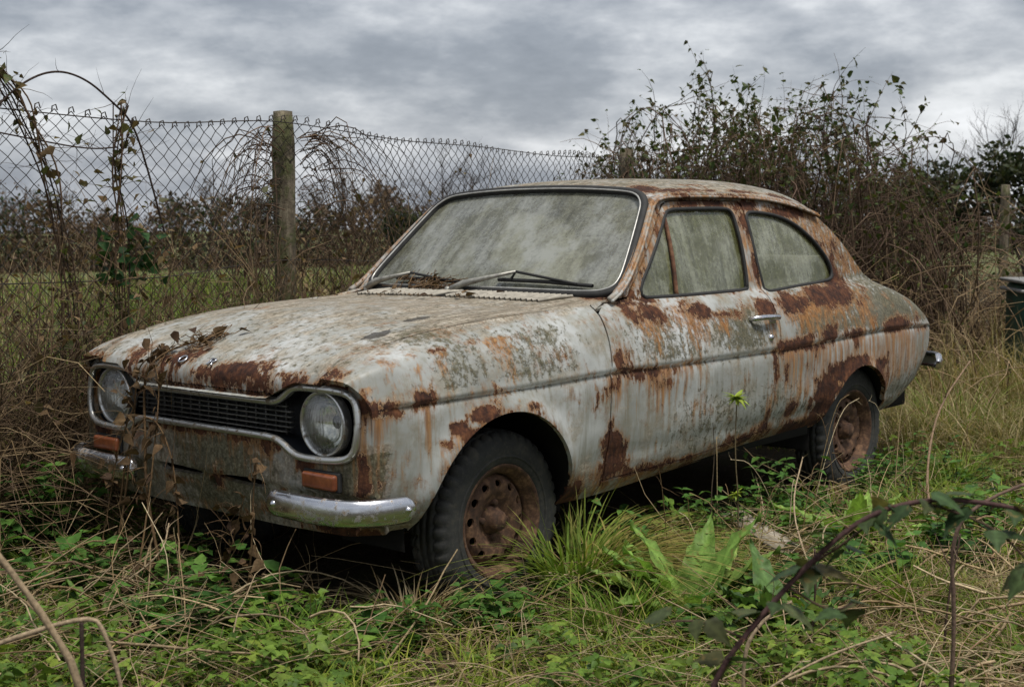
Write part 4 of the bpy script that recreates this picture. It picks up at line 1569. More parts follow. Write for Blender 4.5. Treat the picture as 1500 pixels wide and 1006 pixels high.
def tri_t(t):
    """three leaflets on one stalk"""
    V, F = t
    out, fo = [], []
    for k, (a, sc, off) in enumerate(((0, 1, .30), (1.15, .8, .22), (-1.15, .8, .22))):
        R_ = np.array([[math.cos(a), -math.sin(a), 0], [math.sin(a), math.cos(a), 0], [0, 0, 1]])
        out.append((V * sc + [off * .6, 0, 0]) @ R_.T)
        fo.append(F + k * len(V))
    return np.concatenate(out), np.concatenate(fo)


L_SMALL = leaf_t(3, .34, .15, -.15)
L_MID = leaf_t(5, .36, .14, -.2)
L_SERR = leaf_n(8, .34, .16, .25, -.26, .10, .55, .012)
L_NET = leaf_t(7, .36, .14, -.22, .09)
L_LONG = leaf_t(6, .20, .16, -.25)
L_DOCK = leaf_n(12, .20, .18, .5, -.36, .05, .75, .016)
L_TRI = tri_t(leaf_t(4, .36, .14, -.2))
L_FLECK = (np.array([[0, 0, 0], [.5, .3, .05], [1, 0, 0], [.5, -.3, .05]]), np.array([[0, 2, 1], [0, 3, 2]]))


def place(mb, tm, pos, d, up_, size, col):
    V, F = tm[:2]
    d = norm(d)
    y = norm(np.cross(up_, d))
    z = np.cross(d, y)
    size = np.broadcast_to(np.asarray(size, float), (len(pos),))
    P = pos[:, None] + size[:, None, None] * (d[:, None] * V[None, :, :1] + y[:, None] * V[None, :, 1:2] + z[:, None] * V[None, :, 2:3])
    n, k = len(pos), len(V)
    FF = (F[None] + (np.arange(n) * k)[:, None, None]).reshape(-1, 3)
    cc = np.repeat(col, k, 0)
    if len(tm) == 3: cc = cc * np.tile(tm[2], n)[:, None]
    mb.add(P.reshape(-1, 3), FF, cc)


def ribbons(mb, P, Wd, sidev, col):
    """P (M,K,3) centre lines, Wd (M,K) half widths"""
    M, K, _ = P.shape
    sv = norm(sidev)[:, None] * Wd[..., None]
    V = np.stack([P - sv, P + sv], 2)
    id_ = np.arange(M * K * 2).reshape(M, K, 2)
    F = np.stack([id_[:, :-1, 0], id_[:, 1:, 0], id_[:, 1:, 1], id_[:, :-1, 1]], -1).reshape(-1, 4)
    c = np.repeat(col, K * 2, 0) if col.ndim == 2 else np.repeat(col.reshape(-1, 3), 2, 0)
    mb.add(V.reshape(-1, 3), F, c)


def blades(mb, bx, by, h, lean, width, col, K=5, z0=None, tipc=None):
    n = len(bx)
    az = rng.uniform(0, 2 * PI, n)
    return blades_az(mb, bx, by, h, lean, width, col, az, K, z0, tipc)


def blades_az(mb, bx, by, h, lean, width, col, az, K=5, z0=None, tipc=None):
    n = len(bx)
    t = np.linspace(0, 1, K)[None]
    h, lean, width = (np.broadcast_to(np.asarray(q, float), (n,)) for q in (h, lean, width))
    out = (lean * h)[:, None] * t ** 1.8
    zz = h[:, None] * (t - .45 * np.minimum(lean, 1.6)[:, None] * t ** 2.6)
    zb = ground_z(bx, by) if z0 is None else z0
    P = np.stack([bx[:, None] + out * np.cos(az)[:, None], by[:, None] + out * np.sin(az)[:, None], zb[:, None] + np.maximum(zz, .004)], -1)
    Wd = width[:, None] * (1 - t ** 2.2) * .5 + .0003
    tw = az + PI / 2 + rng.normal(0, .5, n)
    c = col
    if tipc is not None:
        c = col[:, None] * (1 - t[..., None] ** 2) + tipc[:, None] * t[..., None] ** 2
    ribbons(mb, P, Wd, np.stack([np.cos(tw), np.sin(tw), np.zeros(n)], 1), c)


def canes(base, d0, L, droop, wobble, K=9):
    n = len(base)
    t = np.linspace(0, 1, K)[None, :, None]
    wn = np.cumsum(rng.normal(0, 1, (n, K, 3)), 1) * np.asarray(wobble).reshape(-1, 1, 1) / math.sqrt(K)
    dirs = norm(norm(d0)[:, None] + wn + np.asarray(droop).reshape(-1, 1, 1) * t * np.array([0, 0, -1.]))
    step = (np.asarray(L) / (K - 1)).reshape(-1, 1, 1)
    P = np.concatenate([base[:, None], base[:, None] + np.cumsum(dirs[:, :-1] * step, 1)], 1)
    gz = ground_z(P[..., 0], P[..., 1]) + .006
    P[..., 2] = np.maximum(P[..., 2], gz)
    return P


def mixcol(n, *cols, jit=.25):
    C = np.array(cols)
    w = rng.dirichlet(np.ones(len(C)) * .45, n)
    return (w @ C) * rng.uniform(1 - jit, 1 + jit, (n, 1))


def rand_dir(n, up_bias=0.0):
    v = rng.normal(0, 1, (n, 3))
    v[:, 2] += up_bias
    return norm(v)


STRAW = ((.40, .30, .165), (.28, .195, .10), (.50, .41, .26), (.17, .11, .058))
BROWN = ((.055, .036, .024), (.10, .066, .042), (.16, .105, .066), (.035, .026, .02))
GREEN = ((.08, .15, .022), (.13, .22, .032), (.05, .10, .022), (.20, .26, .04))
DEAD = ((.10, .058, .03), (.16, .10, .05), (.07, .042, .026), (.24, .16, .085))


def not_under_car(x, y, m=.0):
    return ~((x > -.60 - m) & (x < 3.2 + m) & (np.abs(y) < .74 + m))


def fan(n, d0, d1, p=1.0, spread=.43):
    """scatter over the strip of ground in front of and around the photographer"""
    D = d0 + (d1 - d0) * rng.random(n) ** p
    X = D * rng.uniform(-spread, spread, n)
    return plan(D, X)


# ------------------------------------------------------------------ fence
FEN = empty('chain_link_fence', (.83, 1.31, 0))
tag(FEN, 'rusty chain-link wire fence on posts running behind the car', 'fence')
FEN.location = (0, 0, 0)
M_WIRE = make_plain('dark_rusted_wire', (.045, .036, .030), .7, .3, .4, 60)
ftop = pchip([-4, -.756, .0, .83, 2.0, 3.2, 4.82, 10], [1.66, 1.665, 1.655, 1.70, 1.672, 1.668, 1.69, 1.66])
pitch, dz = .0375, .0315
xs_ = [-2.6]
while xs_[-1] < 8.4:
    x_ = xs_[-1]
    dy = (FY(x_ + .01) - FY(x_)) / .01
    xs_.append(x_ + pitch / math.hypot(1, dy))
xs_ = np.array(xs_)
rows = 52
J = np.arange(rows)
I = np.arange(len(xs_) - 1)
col_i = I[:, None] + ((J[None] + I[:, None]) % 2)
PX = xs_[col_i]
PZ = ftop(PX) - .012 - J[None] * dz
PX = PX + .004 * np.sin(PZ * 7 + PX * 2.1)
PX = PX + .012 * np.sin(PX * 3.3 + PZ * 4) * np.sin(PZ * 3)
PZ = PZ + .014 * np.sin(PX * 4.3 + 1) * np.cos(PZ * 2)
sag = .05 * np.sin(PX * 1.9) * np.sin(PZ * 2.2) + .02 * np.sin(PX * 5.1 + PZ * 3)
PY = FY(PX) + sag + .004 * ((J[None] % 2) * 2 - 1)
m = MB()
tubes(m, np.stack([PX, PY, PZ], -1), .0023, 3)
# twisted knuckles at the top
kn = np.stack([PX[:, 0], PY[:, 0], PZ[:, 0]], -1)[(I % 2) == 1]
KP = np.stack([kn + [-.012, 0, -.012], kn + [-.009, 0, .010], kn + [.006, 0, .017], kn + [.012, 0, -.004]], 1)
tubes(m, KP, .0032, 3)
m.build('chain_link_mesh', M_WIRE, FEN)
for zz in (0.0, -.62, -1.25):
    m = MB()
    xx = np.linspace(-2.6, 8.4, 90)
    tubes(m, np.stack([xx, FY(xx) - .006, ftop(xx) - .016 + zz + .006 * np.sin(xx * 3)], 1)[None], .0024, 4)
    m.build('line_wire', M_WIRE, FEN)
M_POST, t, b = newmat('mossy_weathered_post')
g = t.nodes.new('ShaderNodeTexCoord').outputs['Object']
f1, f2 = noise(t, 1, 6, .65, g, (30, 30, 5)), noise(t, 9, 6, .7, g)
c = ramp(t, f1, [(.3, (.05, .04, .026)), (.5, (.115, .092, .06)), (.7, (.20, .17, .115))])
c = mixc(t, sstep(t, f2, .48, .6), c, (.075, .078, .028))
t.links.new(c, b.inputs['Base Color'])
b.inputs['Roughness'].default_value = .95
bump(t, b, math_(t, 'ADD', f1, f2), .9, .02)


def post(x, y, h, w, parent, lean=(0, 0), name='post'):
    m = MB()
    K = 14
    zs = np.linspace(-.1, h, K)
    V = []
    for i, z in enumerate(zs):
        k = 1 + .05 * math.sin(z * 5 + x)
        r = w / 2 * k * (.86 if i == K - 1 else 1)
        for a in range(12):
            th = a * PI / 6 + .2
            sq = 1 / max(abs(math.cos(th - .2)), abs(math.sin(th - .2))) ** .6
            rr = r * sq * (1 + .03 * math.sin(a * 3.1 + z * 9))
            V.append([x + lean[0] * z + rr * math.cos(th), y + lean[1] * z + rr * math.sin(th), z + (.008 * math.sin(a * 2.0) if i == K - 1 else 0)])
    V.append([x + lean[0] * h, y + lean[1] * h, h + .012])
    id_ = np.arange(K * 12).reshape(K, 12)
    F = np.stack([id_[:-1], np.roll(id_[:-1], -1, 1), np.roll(id_[1:], -1, 1), id_[1:]], -1).reshape(-1, 4)
    m.add(V, F)
    m.f.append(np.array([[id_[-1, a], id_[-1, (a + 1) % 12], K * 12] for a in range(12)]))
    return m.build(name, M_POST, parent)


post(.84, 1.36, 1.735, .092, FEN, (.006, 0))
post(4.83, 2.34, 1.75, .10, FEN)
post(9.6, 3.58, 1.7, .10, FEN)
tag(post(12.6, 2.6, 1.62, .10, None, (.02, 0), 'wooden_post'), 'lone weathered wooden post among dark shrubs at the right edge', 'post')


# ------------------------------------------------------------------ brambles and dead growth along the fence
def stems_obj(name, P, R, col, parent, sides=4, mat=None):
    m = MB()
    tubes(m, P, R, sides, col)
    return m.build(name, mat or M_STEM, parent, tint=True)


def taper(n, K, r0, r1=.25):
    return np.asarray(r0).reshape(-1, 1) * np.linspace(1, r1, K)[None]


def bramble(name, label, base, d0, L, droop, wobble, r0, cols, leaf_n, leaf_size, leaf_cols, leaf_from=.3, K=11, cat='bramble', tm=None, group=None, twig=2.0, drop_low=0.0, P=None):
    e_ = empty(name, (float(base[:, 0].mean()), float(base[:, 1].mean()), 0))
    off = np.array(e_.location)
    tag(e_, label, cat, group)
    if P is None: P = canes(base, d0, L, droop, wobble, K)
    n = len(P)
    c = mixcol(n, *cols)
    m = MB()
    tubes(m, P - off, taper(n, K, r0), 3 if n > 800 else 4, c)
    # side twigs
    nt_ = int(n * twig)
    if nt_:
        i = rng.integers(0, n, nt_)
        j = rng.integers(2, K - 1, nt_)
        b0 = P[i, j]
        dd = norm(norm(P[i, np.minimum(j + 1, K - 1)] - P[i, j]) + rand_dir(nt_, .2) * .9)
        T = canes(b0, dd, np.minimum(L[i] * rng.uniform(.12, .35, nt_), .45), rng.uniform(0, .8, nt_), np.full(nt_, .35), 6)
        tubes(m, T - off, taper(nt_, 6, np.asarray(r0)[i] * .5), 3, c[i])
    m.build('stems', M_STEM, e_, tint=True)
    if leaf_n:
        m = MB()
        src = P
        if nt_:
            A = P[:, int(K * leaf_from):].reshape(-1, 3)
            B = T[:, 2:].reshape(-1, 3)
            pool = np.concatenate([A, B])
        else:
            pool = P[:, int(K * leaf_from):].reshape(-1, 3)
        wgt = np.clip(pool[:, 2] - drop_low, .02, None) ** 1.5
        pk = pool[rng.choice(len(pool), leaf_n, p=wgt / wgt.sum())] + rng.normal(0, .012, (leaf_n, 3))
        d = rand_dir(leaf_n, -.15)
        place(m, tm or L_MID, pk - off, d, norm(rng.normal(0, .6, (leaf_n, 3)) + [0, 0, 1.]), rng.uniform(.5, 1.0, leaf_n) * (1 + .9 * rng.random(leaf_n) ** 4) * leaf_size * 1.1, mixcol(leaf_n, *leaf_cols))
        m.build('leaves', M_LEAF, e_, tint=True)
    return e_


BL = ((.036, .066, .018), (.06, .10, .025), (.07, .075, .025), (.10, .06, .026), (.028, .042, .015), (.09, .12, .035))
# the big mound behind the car's tail
n = 950
K_ = 13
X0 = rng.uniform(.55, 3.3, n)
D0 = rng.normal(10.4, .55, n)
X1 = X0 + rng.normal(0, .75, n)
D1 = D0 + rng.normal(0, .5, n)
tt = np.linspace(0, 1, K_)[None] * rng.uniform(.5, .98, n)[:, None]
XX = X0[:, None] + (X1 - X0)[:, None] * tt ** 1.3
DD = D0[:, None] + (D1 - D0)[:, None] * tt
prof = lambda X_: np.interp(X_ * 2000 / 10.4 + 750, [800, 850, 900, 950, 1010, 1100, 1160, 1220, 1290, 1350, 1420], [.9, 1.40, 1.58, 1.74, 1.82, 1.92, 1.88, 1.76, 1.58, 1.42, 1.30])
Xm = X0 * .5 + X1 * .5
hh = prof(Xm) * (1 - .66 * rng.random(n) ** 1.2) * (1 + .10 * np.sin(Xm * 9) + .07 * np.sin(Xm * 21 + 1) + np.abs(rng.normal(0, .06, n)))
zz = hh[:, None] * (4 * tt * (1 - tt)) ** .75
nz = np.cumsum(rng.normal(0, .022, (n, K_, 3)), 1)
bx, by = plan(DD, XX)
P = np.stack([bx, by, zz + ground_z(bx, by)], -1) + nz
P[..., 2] = np.maximum(P[..., 2], .01)
bramble('bramble_thicket', 'dense dome of tangled arching brambles with dark leaves behind the car tail', P[:, 0], None, hh * 1.4, None, None,
        rng.uniform(.004, .009, n), BROWN + ((.14, .09, .07), (.20, .14, .09)), 8200, .042, BL, .3, K_, 'bramble', L_MID, None, 4.6, .5, P)
# a second, browner bank to the right of it
n = 1300
X = rng.uniform(1.7, 5.6, n)
D = rng.normal(9.9, .8, n)
bx, by = plan(D, X)
base = np.stack([bx, by, ground_z(bx, by)], 1)
d0 = np.stack([rng.normal(0, .5, n), rng.normal(0, .5, n), np.ones(n)], 1)
bramble('dead_bramble_bank', 'low brown bank of dead bramble stems right of the car tail', base, d0, rng.uniform(.7, 1.9, n), rng.uniform(.8, 2.4, n), rng.uniform(.3, .7, n),
        rng.uniform(.003, .008, n), BROWN[1:3] + STRAW[:2], 1300, .042, BL + ((.12, .15, .035),), .3, 11, 'bramble', L_MID, None, 2.5)
# long shoots that stand above the thicket
SH = [((1.3, 10.2), (.10, 0, 1), 2.15, .5), ((1.55, 10.0), (.15, 0, 1), 2.2, .4), ((1.75, 10.3), (.12, .1, 1), 2.45, .3), ((2.1, 10.2), (-.1, 0, 1), 2.15, .3), ((2.35, 10.4), (.1, 0, 1), 2.15, .4), ((2.45, 10.2), (.02, 0, 1), 2.15, .1), ((2.3, 10.3), (.3, 0, 1), 2.1, .8),
      ((.9, 10.2), (-.05, 0, 1), 2.0, .5), ((.75, 10.1), (-.05, 0, 1), 1.8, .6), ((2.6, 10.4), (.3, 0, 1), 1.9, 1.2), ((1.2, 10.4), (-.05, 0, 1), 2.15, .3)]
bx, by = plan([s[0][1] for s in SH], [s[0][0] for s in SH])
base = np.stack([bx, by, 0 * bx], 1)
d0 = np.array([[s[1][0] * RV[0], s[1][0] * RV[1], 1] for s in SH])
bramble('bramble_shoots', 'long leafy bramble shoots standing up against the sky above the thicket', base, d0, np.array([s[2] for s in SH]), np.array([s[3] for s in SH]), np.full(len(SH), .22), np.full(len(SH), .0085),
        BROWN, 150, .05, BL, .62, 15, 'bramble', L_MID, None, 2.5, 1.5)


# dead tangle along the foot of the fence, one clump after another
def along(x0, x1, n, off0, off1):
    x = rng.uniform(x0, x1, n)
    y = FY(x) + rng.uniform(off0, off1, n)
    return np.stack([x, y, ground_z(x, y)], 1)


tang = [(-1.5, -.55, 1150, 1.0, 'dead tangled stems against the fence at the left edge of the picture'),
        (-.6, .25, 1150, .95, 'dead tangled stems along the fence behind the far headlight'),
        (.2, 1.15, 1250, 1.05, 'dry tangled stems around the foot of the thick fence post'),
        (1.1, 2.2, 1050, 1.1, 'dry tangled stems along the fence beside the far end of the windscreen'),
        (2.2, 4.4, 470, 1.2, 'dry brown stems along the fence hidden behind the car roof')]
for x0, x1, n, hh, lab in tang:
    base = along(x0, x1, n, -.03 if x0 < 0 else -.22, .30)
    d0 = np.stack([rng.normal(0, .5, n), rng.normal(-.02, .2, n), np.ones(n)], 1)
    bramble('dead_tangle', lab, base, d0, (.40 + .95 * rng.random(n)) * hh * 1.05, rng.uniform(.1, 1.7, n) ** 1.5, rng.uniform(.15, .5, n), rng.uniform(.0022, .0048, n), BROWN + ((.20, .135, .08), (.13, .08, .05)) + STRAW[:2], 900, .036,
            DEAD + ((.04, .07, .02),), .1, 9, 'dead stems', L_SMALL, 'dead tangles along the fence', 1.5)

# climbers on the mesh
VINE = [([(-.50, .2), (-.44, .85), (-.47, 1.15), (-.50, 1.38), (-.60, 1.60), (-.70, 1.72), (-.78, 1.78)], 'thorny climber leaning over the fence top at the far left'),
        ([(-.20, .2), (-.22, .9), (-.17, 1.25), (-.20, 1.45), (-.16, 1.68)], 'leafy climber winding up the mesh between the left edge and the post')]
for pts, lab in VINE:
    e_ = empty('fence_climber', (pts[0][0], float(FY(pts[0][0])), 0))
    off = np.array(e_.location)
    tag(e_, lab, 'climber', 'climbers on the fence')
    m = MB()
    allp = []
    for k in range(7):
        P = chaikin(np.array([[x + rng.normal(0, .03), FY(x) - .03 + rng.normal(0, .015), z + rng.normal(0, .02)] for x, z in pts]), 2, False)
        tubes(m, P[None] - off, rng.uniform(.002, .0045), 4, np.array(BROWN[k % 4]))
        allp.append(P)
    A = np.concatenate(allp)
    i = rng.integers(5, len(A) - 1, 90)
    T = canes(A[i], rand_dir(90, .3), rng.uniform(.05, .25, 90), rng.uniform(0, .8, 90), np.full(90, .4), 6)
    tubes(m, T - off, taper(90, 6, np.full(90, .0016)), 3, mixcol(90, *BROWN))
    m.build('stems', M_STEM, e_, tint=True)
    m = MB()
    nl = 130
    pk = np.concatenate([A, T.reshape(-1, 3)])
    pk = pk[rng.integers(0, len(pk), nl)]
    place(m, L_MID, pk - off, rand_dir(nl), rand_dir(nl, 1.2), rng.uniform(.02, .05, nl), mixcol(nl, *(BL + DEAD)))
    if 'leafy' in lab:
        pk = np.array([-.16, FY(-.16) - .04, 1.10]) + rng.normal(0, 1, (60, 3)) * [.08, .03, .07]
        place(m, L_MID, pk - off, rand_dir(60), rand_dir(60, 1.2), rng.uniform(.04, .075, 60), mixcol(60, (.02, .05, .015), (.03, .075, .022)))
    m.build('leaves', M_LEAF, e_, tint=True)
# arching shoot along the top wire, and the mop of stems hanging off the post
e_ = empty('arching_shoot', (-.7, 1.0, 0))
off = np.array(e_.location)
tag(e_, 'thorny shoot arching over the top wire at the left', 'climber', 'climbers on the fence')
m = MB()
for pts, r in (([(-.80, 1.60), (-.66, 1.73), (-.50, 1.80), (-.35, 1.78), (-.22, 1.70), (-.12, 1.63), (-.05, 1.45), (.03, 1.2)], .0042), ([(-.95, 1.58), (-.6, 1.54), (-.35, 1.515), (-.20, 1.53)], .003)):
    P = chaikin(np.array([[x, FY(x) - .03, z] for x, z in pts]), 3, False)
    tubes(m, P[None] - off, r, 5, np.array((.05, .035, .028)))
    i = rng.integers(2, len(P) - 2, 14)
    T = canes(P[i], rand_dir(14, 1.), rng.uniform(.03, .12, 14), np.zeros(14), np.full(14, .3), 5)
    tubes(m, T - off, taper(14, 5, np.full(14, .0014)), 3, np.array((.05, .035, .028)))
m.build('stems', M_STEM, e_, tint=True)
n = 140
base = np.stack([.84 + rng.choice([-1, 1], n) * rng.uniform(.05, .16, n), 1.30 + rng.normal(0, .03, n), 1.64 - .6 * rng.random(n) ** 1.5], 1)
sgn = np.sign(base[:, 0] - .84)
d0 = np.stack([sgn * rng.uniform(.3, 1.0, n), -.12 + rng.normal(0, .12, n), rng.uniform(.0, .5, n)], 1)
bramble('post_climber', 'mop of bare climber stems hanging over the mossy fence post', base, d0, rng.uniform(.25, 1.0, n), rng.uniform(2.5, 8, n), rng.uniform(.35, .9, n), rng.uniform(.0016, .0034, n),
        BROWN, 60, .03, DEAD + BL, .2, 13, 'climber', L_SMALL, None, 1.2)


# ------------------------------------------------------------------ far hedge and trees
def bare_tree(name, label, x, y, h, col, spread=.55, r0=.05, levels=4, leaf=0, leafc=None, leafs=.12, group=None, kids=4, cat='tree'):
    e_ = empty(name, (x, y, float(ground_z(x, y))))
    tag(e_, label, cat, group)
    m, crown_, tips = MB(), MB(), []
    seg = [(np.array([0, 0, 0.]), np.array([rng.normal(0, .06), rng.normal(0, .06), 1.]), h * .42, r0 * h / 3, 0)]
    while seg:
        p, d, L, r, lv = seg.pop()
        P = canes_free(p, d, L, .12 if lv == 0 else .25, 5)
        tubes(m if lv == 0 else crown_, P[None], np.linspace(r, r * .55, 5)[None], 5 if lv < 2 else 3, np.array(col) * rng.uniform(.8, 1.2))
        if lv < levels:
            for k in range(kids + (lv == 0) * 2):
                j = rng.integers(2, 5)
                dd = norm(norm(P[j] - P[j - 1]) + rand_dir(1)[0] * spread * 1.3 + [0, 0, .22])
                seg.append((P[j], dd, L * rng.uniform(.5, .78), r * .5, lv + 1))
        else:
            tips.append(P[2:])
    m.build('trunk', M_BARK, e_, tint=True)
    if leaf:
        T = np.concatenate(tips)
        pk = T[rng.integers(0, len(T), leaf)] + rng.normal(0, .06, (leaf, 3))
        place(crown_, L_FLECK, pk, rand_dir(leaf), rand_dir(leaf, .8), rng.uniform(.6, 1.3, leaf) * leafs, mixcol(leaf, *leafc))
    crown_.build('crown', M_BARK if not leaf else M_LEAF, e_, tint=True)
    return e_


def canes_free(p, d, L, w, K):
    t = np.cumsum(rng.normal(0, w / 2, (K, 3)), 0)
    dirs = norm(norm(d)[None] + t)
    return np.concatenate([p[None], p[None] + np.cumsum(dirs[:-1] * L / (K - 1), 0)])


FARG = ((.028, .042, .018), (.045, .058, .022), (.02, .032, .015))
FARB = ((.085, .055, .036), (.13, .085, .055), (.055, .038, .028))
where = ['above the left edge of the mesh', 'left of the two climbers', 'right of the leafy climber', 'between the leafy climber and the fence post', 'just left of the fence post', 'just right of the fence post',
         'halfway from the post to the windscreen', 'near the windscreen corner', 'beyond the field at the far left edge', 'seen between the climbers', 'beyond the mop of climber stems', 'low behind the car roof']
for k, (pxl, dd, hh) in enumerate(((40, 56, 3.6), (110, 60, 3.9), (270, 57, 3.8), (330, 62, 4.3), (395, 56, 3.5), (480, 58, 3.7), (545, 57, 3.9), (585, 60, 3.6), (-20, 58, 4.2), (165, 58, 3.2), (505, 63, 4.6), (760, 60, 3.4))):
    x_, y_ = plan(dd, (pxl - 750) / 2000 * dd)
    gr_ = k in (4, 8)
    bare_tree('hedgerow_tree', ('dark leafy' if gr_ else 'bare brown') + ' hedgerow tree across the field, ' + where[k], float(x_), float(y_), hh, (.07, .055, .045), .5, .045, 4, 900 if gr_ else 260, FARG if gr_ else FARB, .13, 'trees across the field')
x_, y_ = plan(34, -1.65)
bare_tree('round_bare_tree', 'round bare-twigged tree seen over the fence left of the car roof', float(x_), float(y_), 3.6, (.06, .047, .04), .55, .05, 5, 0, None, .1, None, 4)
x_, y_ = plan(30, -1.95)
bare_tree('evergreen_shrub', 'dark evergreen shrub below the round bare tree', float(x_), float(y_), 1.9, (.05, .04, .03), .7, .05, 3, 2600, FARG, .11, None, 5, 'shrub')
x_, y_ = plan(24, 9.1)
bare_tree('bare_tree', 'bare tree against the sky at the right edge', float(x_), float(y_), 3.7, (.045, .038, .033), .45, .05, 5, 0, None, .1, None, 3)
for k, (X_, dd, hh, lab) in enumerate(((7.3, 19, 2.5, 'dark evergreen shrub at the right edge behind the lone post'), (5.9, 20, 2.1, 'dark shrub between the thicket and the lone wooden post'), (8.6, 21, 2.7, 'rounded evergreen shrub at the extreme right edge'))):
    x_, y_ = plan(dd, X_)
    bare_tree('evergreen_shrub', lab, float(x_), float(y_), hh, (.04, .032, .025), .75, .05, 3, 4200, FARG + ((.05, .045, .025),), .10, 'shrubs at the right', 6, 'shrub')

# the hedge itself reads as one mass
m = MB()
n = 900
D = rng.normal(55, 1.6, n)
X = rng.uniform(-27, 34, n)
bx, by = plan(D, X)
base = np.stack([bx, by, ground_z(bx, by)], 1)
P = canes(base, np.stack([rng.normal(0, .35, n), rng.normal(0, .35, n), np.ones(n)], 1), rng.uniform(1.2, 3.0, n), rng.uniform(0, .8, n), np.full(n, .4), 6)
tubes(m, P, taper(n, 6, np.full(n, .02)), 3, mixcol(n, *FARB))
n = 48000
D = rng.normal(55, 1.5, n)
X = rng.uniform(-27, 34, n)
bx, by = plan(D, X)
top = 2.35 + .5 * np.sin(X * .9) + .35 * np.sin(X * 2.3 + 1)
pk = np.stack([bx, by, ground_z(bx, by) + top * rng.random(n) ** 1.0], 1)
gmix = (.28 + .35 * np.sin(X * .55 + 1.0) > rng.random(n) * 1.1)[:, None]
place(m, L_FLECK, pk, rand_dir(n), rand_dir(n, .5), rng.uniform(.10, .30, n), np.where(gmix & (pk[:, 2:3] > -.2), mixcol(n, *FARG), mixcol(n, *FARB)))
tag(m.build('hedgerow', M_LEAF, tint=True), 'long brown and green hedgerow on the far side of the field', 'hedge', kind='stuff')

# field grass
m = MB()
n = 26000
D = 6.0 + 34 * rng.random(n) ** 1.7
X = D * rng.uniform(-.44, .30, n)
bx, by = plan(D, X)
ok = by > FY(np.clip(bx, -4, 14)) + .25
bx, by, D = bx[ok], by[ok], D[ok]
n = len(bx)
pale = (wob(bx, by, .25) + rng.normal(0, .35, n) > .35)[:, None]
blades(m, bx, by, rng.uniform(.08, .30, n) * (1 + D / 40), rng.uniform(.2, 1.1, n), .006 + D * .0006, np.where(pale, mixcol(n, *STRAW[:3]), mixcol(n, (.12, .19, .025), (.18, .23, .035), (.08, .13, .02))), 4)
tag(m.build('field_grass', M_GRASS, tint=True), 'rough green and straw coloured grass of the field behind the fence', 'grass', kind='stuff')


# ------------------------------------------------------------------ ground cover round the car
def cover(n, d0, d1, p, m_=0.0):
    x, y = fan(n, d0, d1, p)
    ok = not_under_car(x, y, m_) & (y < FY(np.clip(x, -4, 14)) + .5)
    return x[ok], y[ok]


m = MB()
x, y = cover(60000, 2.9, 11, 1.5, -.06)
ok = .5 + .5 * wob(x, y, 2.6, 1.9) + rng.normal(0, .12, len(x)) > .36
x, y = x[ok], y[ok]
n = len(x)
dens = .5 + .5 * wob(x, y, 1.1, .4)
gn = rng.random(n) < np.clip(.25 + .8 * dens, .12, .95)
h = rng.uniform(.04, .13, n) * (1 + .8 * np.clip(dens, 0, 1))
blades(m, x, y, h, rng.uniform(.3, 1.5, n), rng.uniform(.0025, .0055, n), np.where(gn[:, None], mixcol(n, (.17, .26, .028), (.25, .31, .04), (.10, .17, .022), (.30, .29, .06)), mixcol(n, *STRAW)), 4)
tag(m.build('short_grass', M_GRASS, tint=True), 'short green and dry grass covering the ground round the car', 'grass', kind='stuff')

m = MB()
x, y = cover(5200, 3.0, 12, 1.3, -.15)
n = len(x)
a = rng.uniform(0, 2 * PI, n)
L = rng.uniform(.08, .55, n) * rng.uniform(.5, 1.2, n)
base = np.stack([x, y, ground_z(x, y) + rng.uniform(.01, .12, n)], 1)
P = canes(base, np.stack([np.cos(a), np.sin(a), rng.normal(.12, .25, n)], 1), L, rng.uniform(0, 1.0, n), rng.uniform(.05, .5, n), 6)
tubes(m, P, taper(n, 6, rng.uniform(.0009, .0026, n), .5), 3, mixcol(n, *STRAW))
tag(m.build('straw_litter', M_STRAW, tint=True), 'dry straw and fallen stems lying in the grass', 'straw', kind='stuff')

m = MB()
x, y = cover(18500, 3.0, 9, 1.5, -.10)
pat = wob(x, y, 1.5, 2.1) + .22
ok = pat > .12
x, y, pat = x[ok], y[ok], pat[ok]
n = len(x)
z = ground_z(x, y) + rng.uniform(.015, .16, n) * np.clip(pat * 1.6, .3, 1.2)
d = np.stack([rng.normal(0, 1, n), rng.normal(0, 1, n), rng.normal(.05, .3, n)], 1)
place(m, L_TRI, np.stack([x, y, z], 1), d, norm(rng.normal(0, .35, (n, 3)) + [0, 0, 1]), rng.uniform(.018, .046, n), mixcol(n, *GREEN))
tag(m.build('low_weeds', M_LEAF, tint=True), 'low green three-lobed weeds creeping through the grass', 'weeds', kind='stuff')

m = MB()
x, y = cover(1500, 3.0, 8, 1.3, 0)
n = len(x)
d = np.stack([rng.normal(0, 1, n), rng.normal(0, 1, n), rng.normal(0, .3, n)], 1)
place(m, L_MID, np.stack([x, y, ground_z(x, y) + rng.uniform(.01, .07, n)], 1), d, norm(rng.normal(0, .6, (n, 3)) + [0, 0, 1]), rng.uniform(.03, .075, n), mixcol(n, *DEAD))
tag(m.build('leaf_litter', M_STRAW, tint=True), 'brown dead leaves scattered on the ground', 'dead leaves', kind='stuff')
#PART4

# ================================================================== single plants and things near the car
def clump(name, label, cat, x, y, group=None):
    e_ = empty(name, (x, y, float(ground_z(x, y))))
    return tag(e_, label, cat, group), np.array(e_.location)


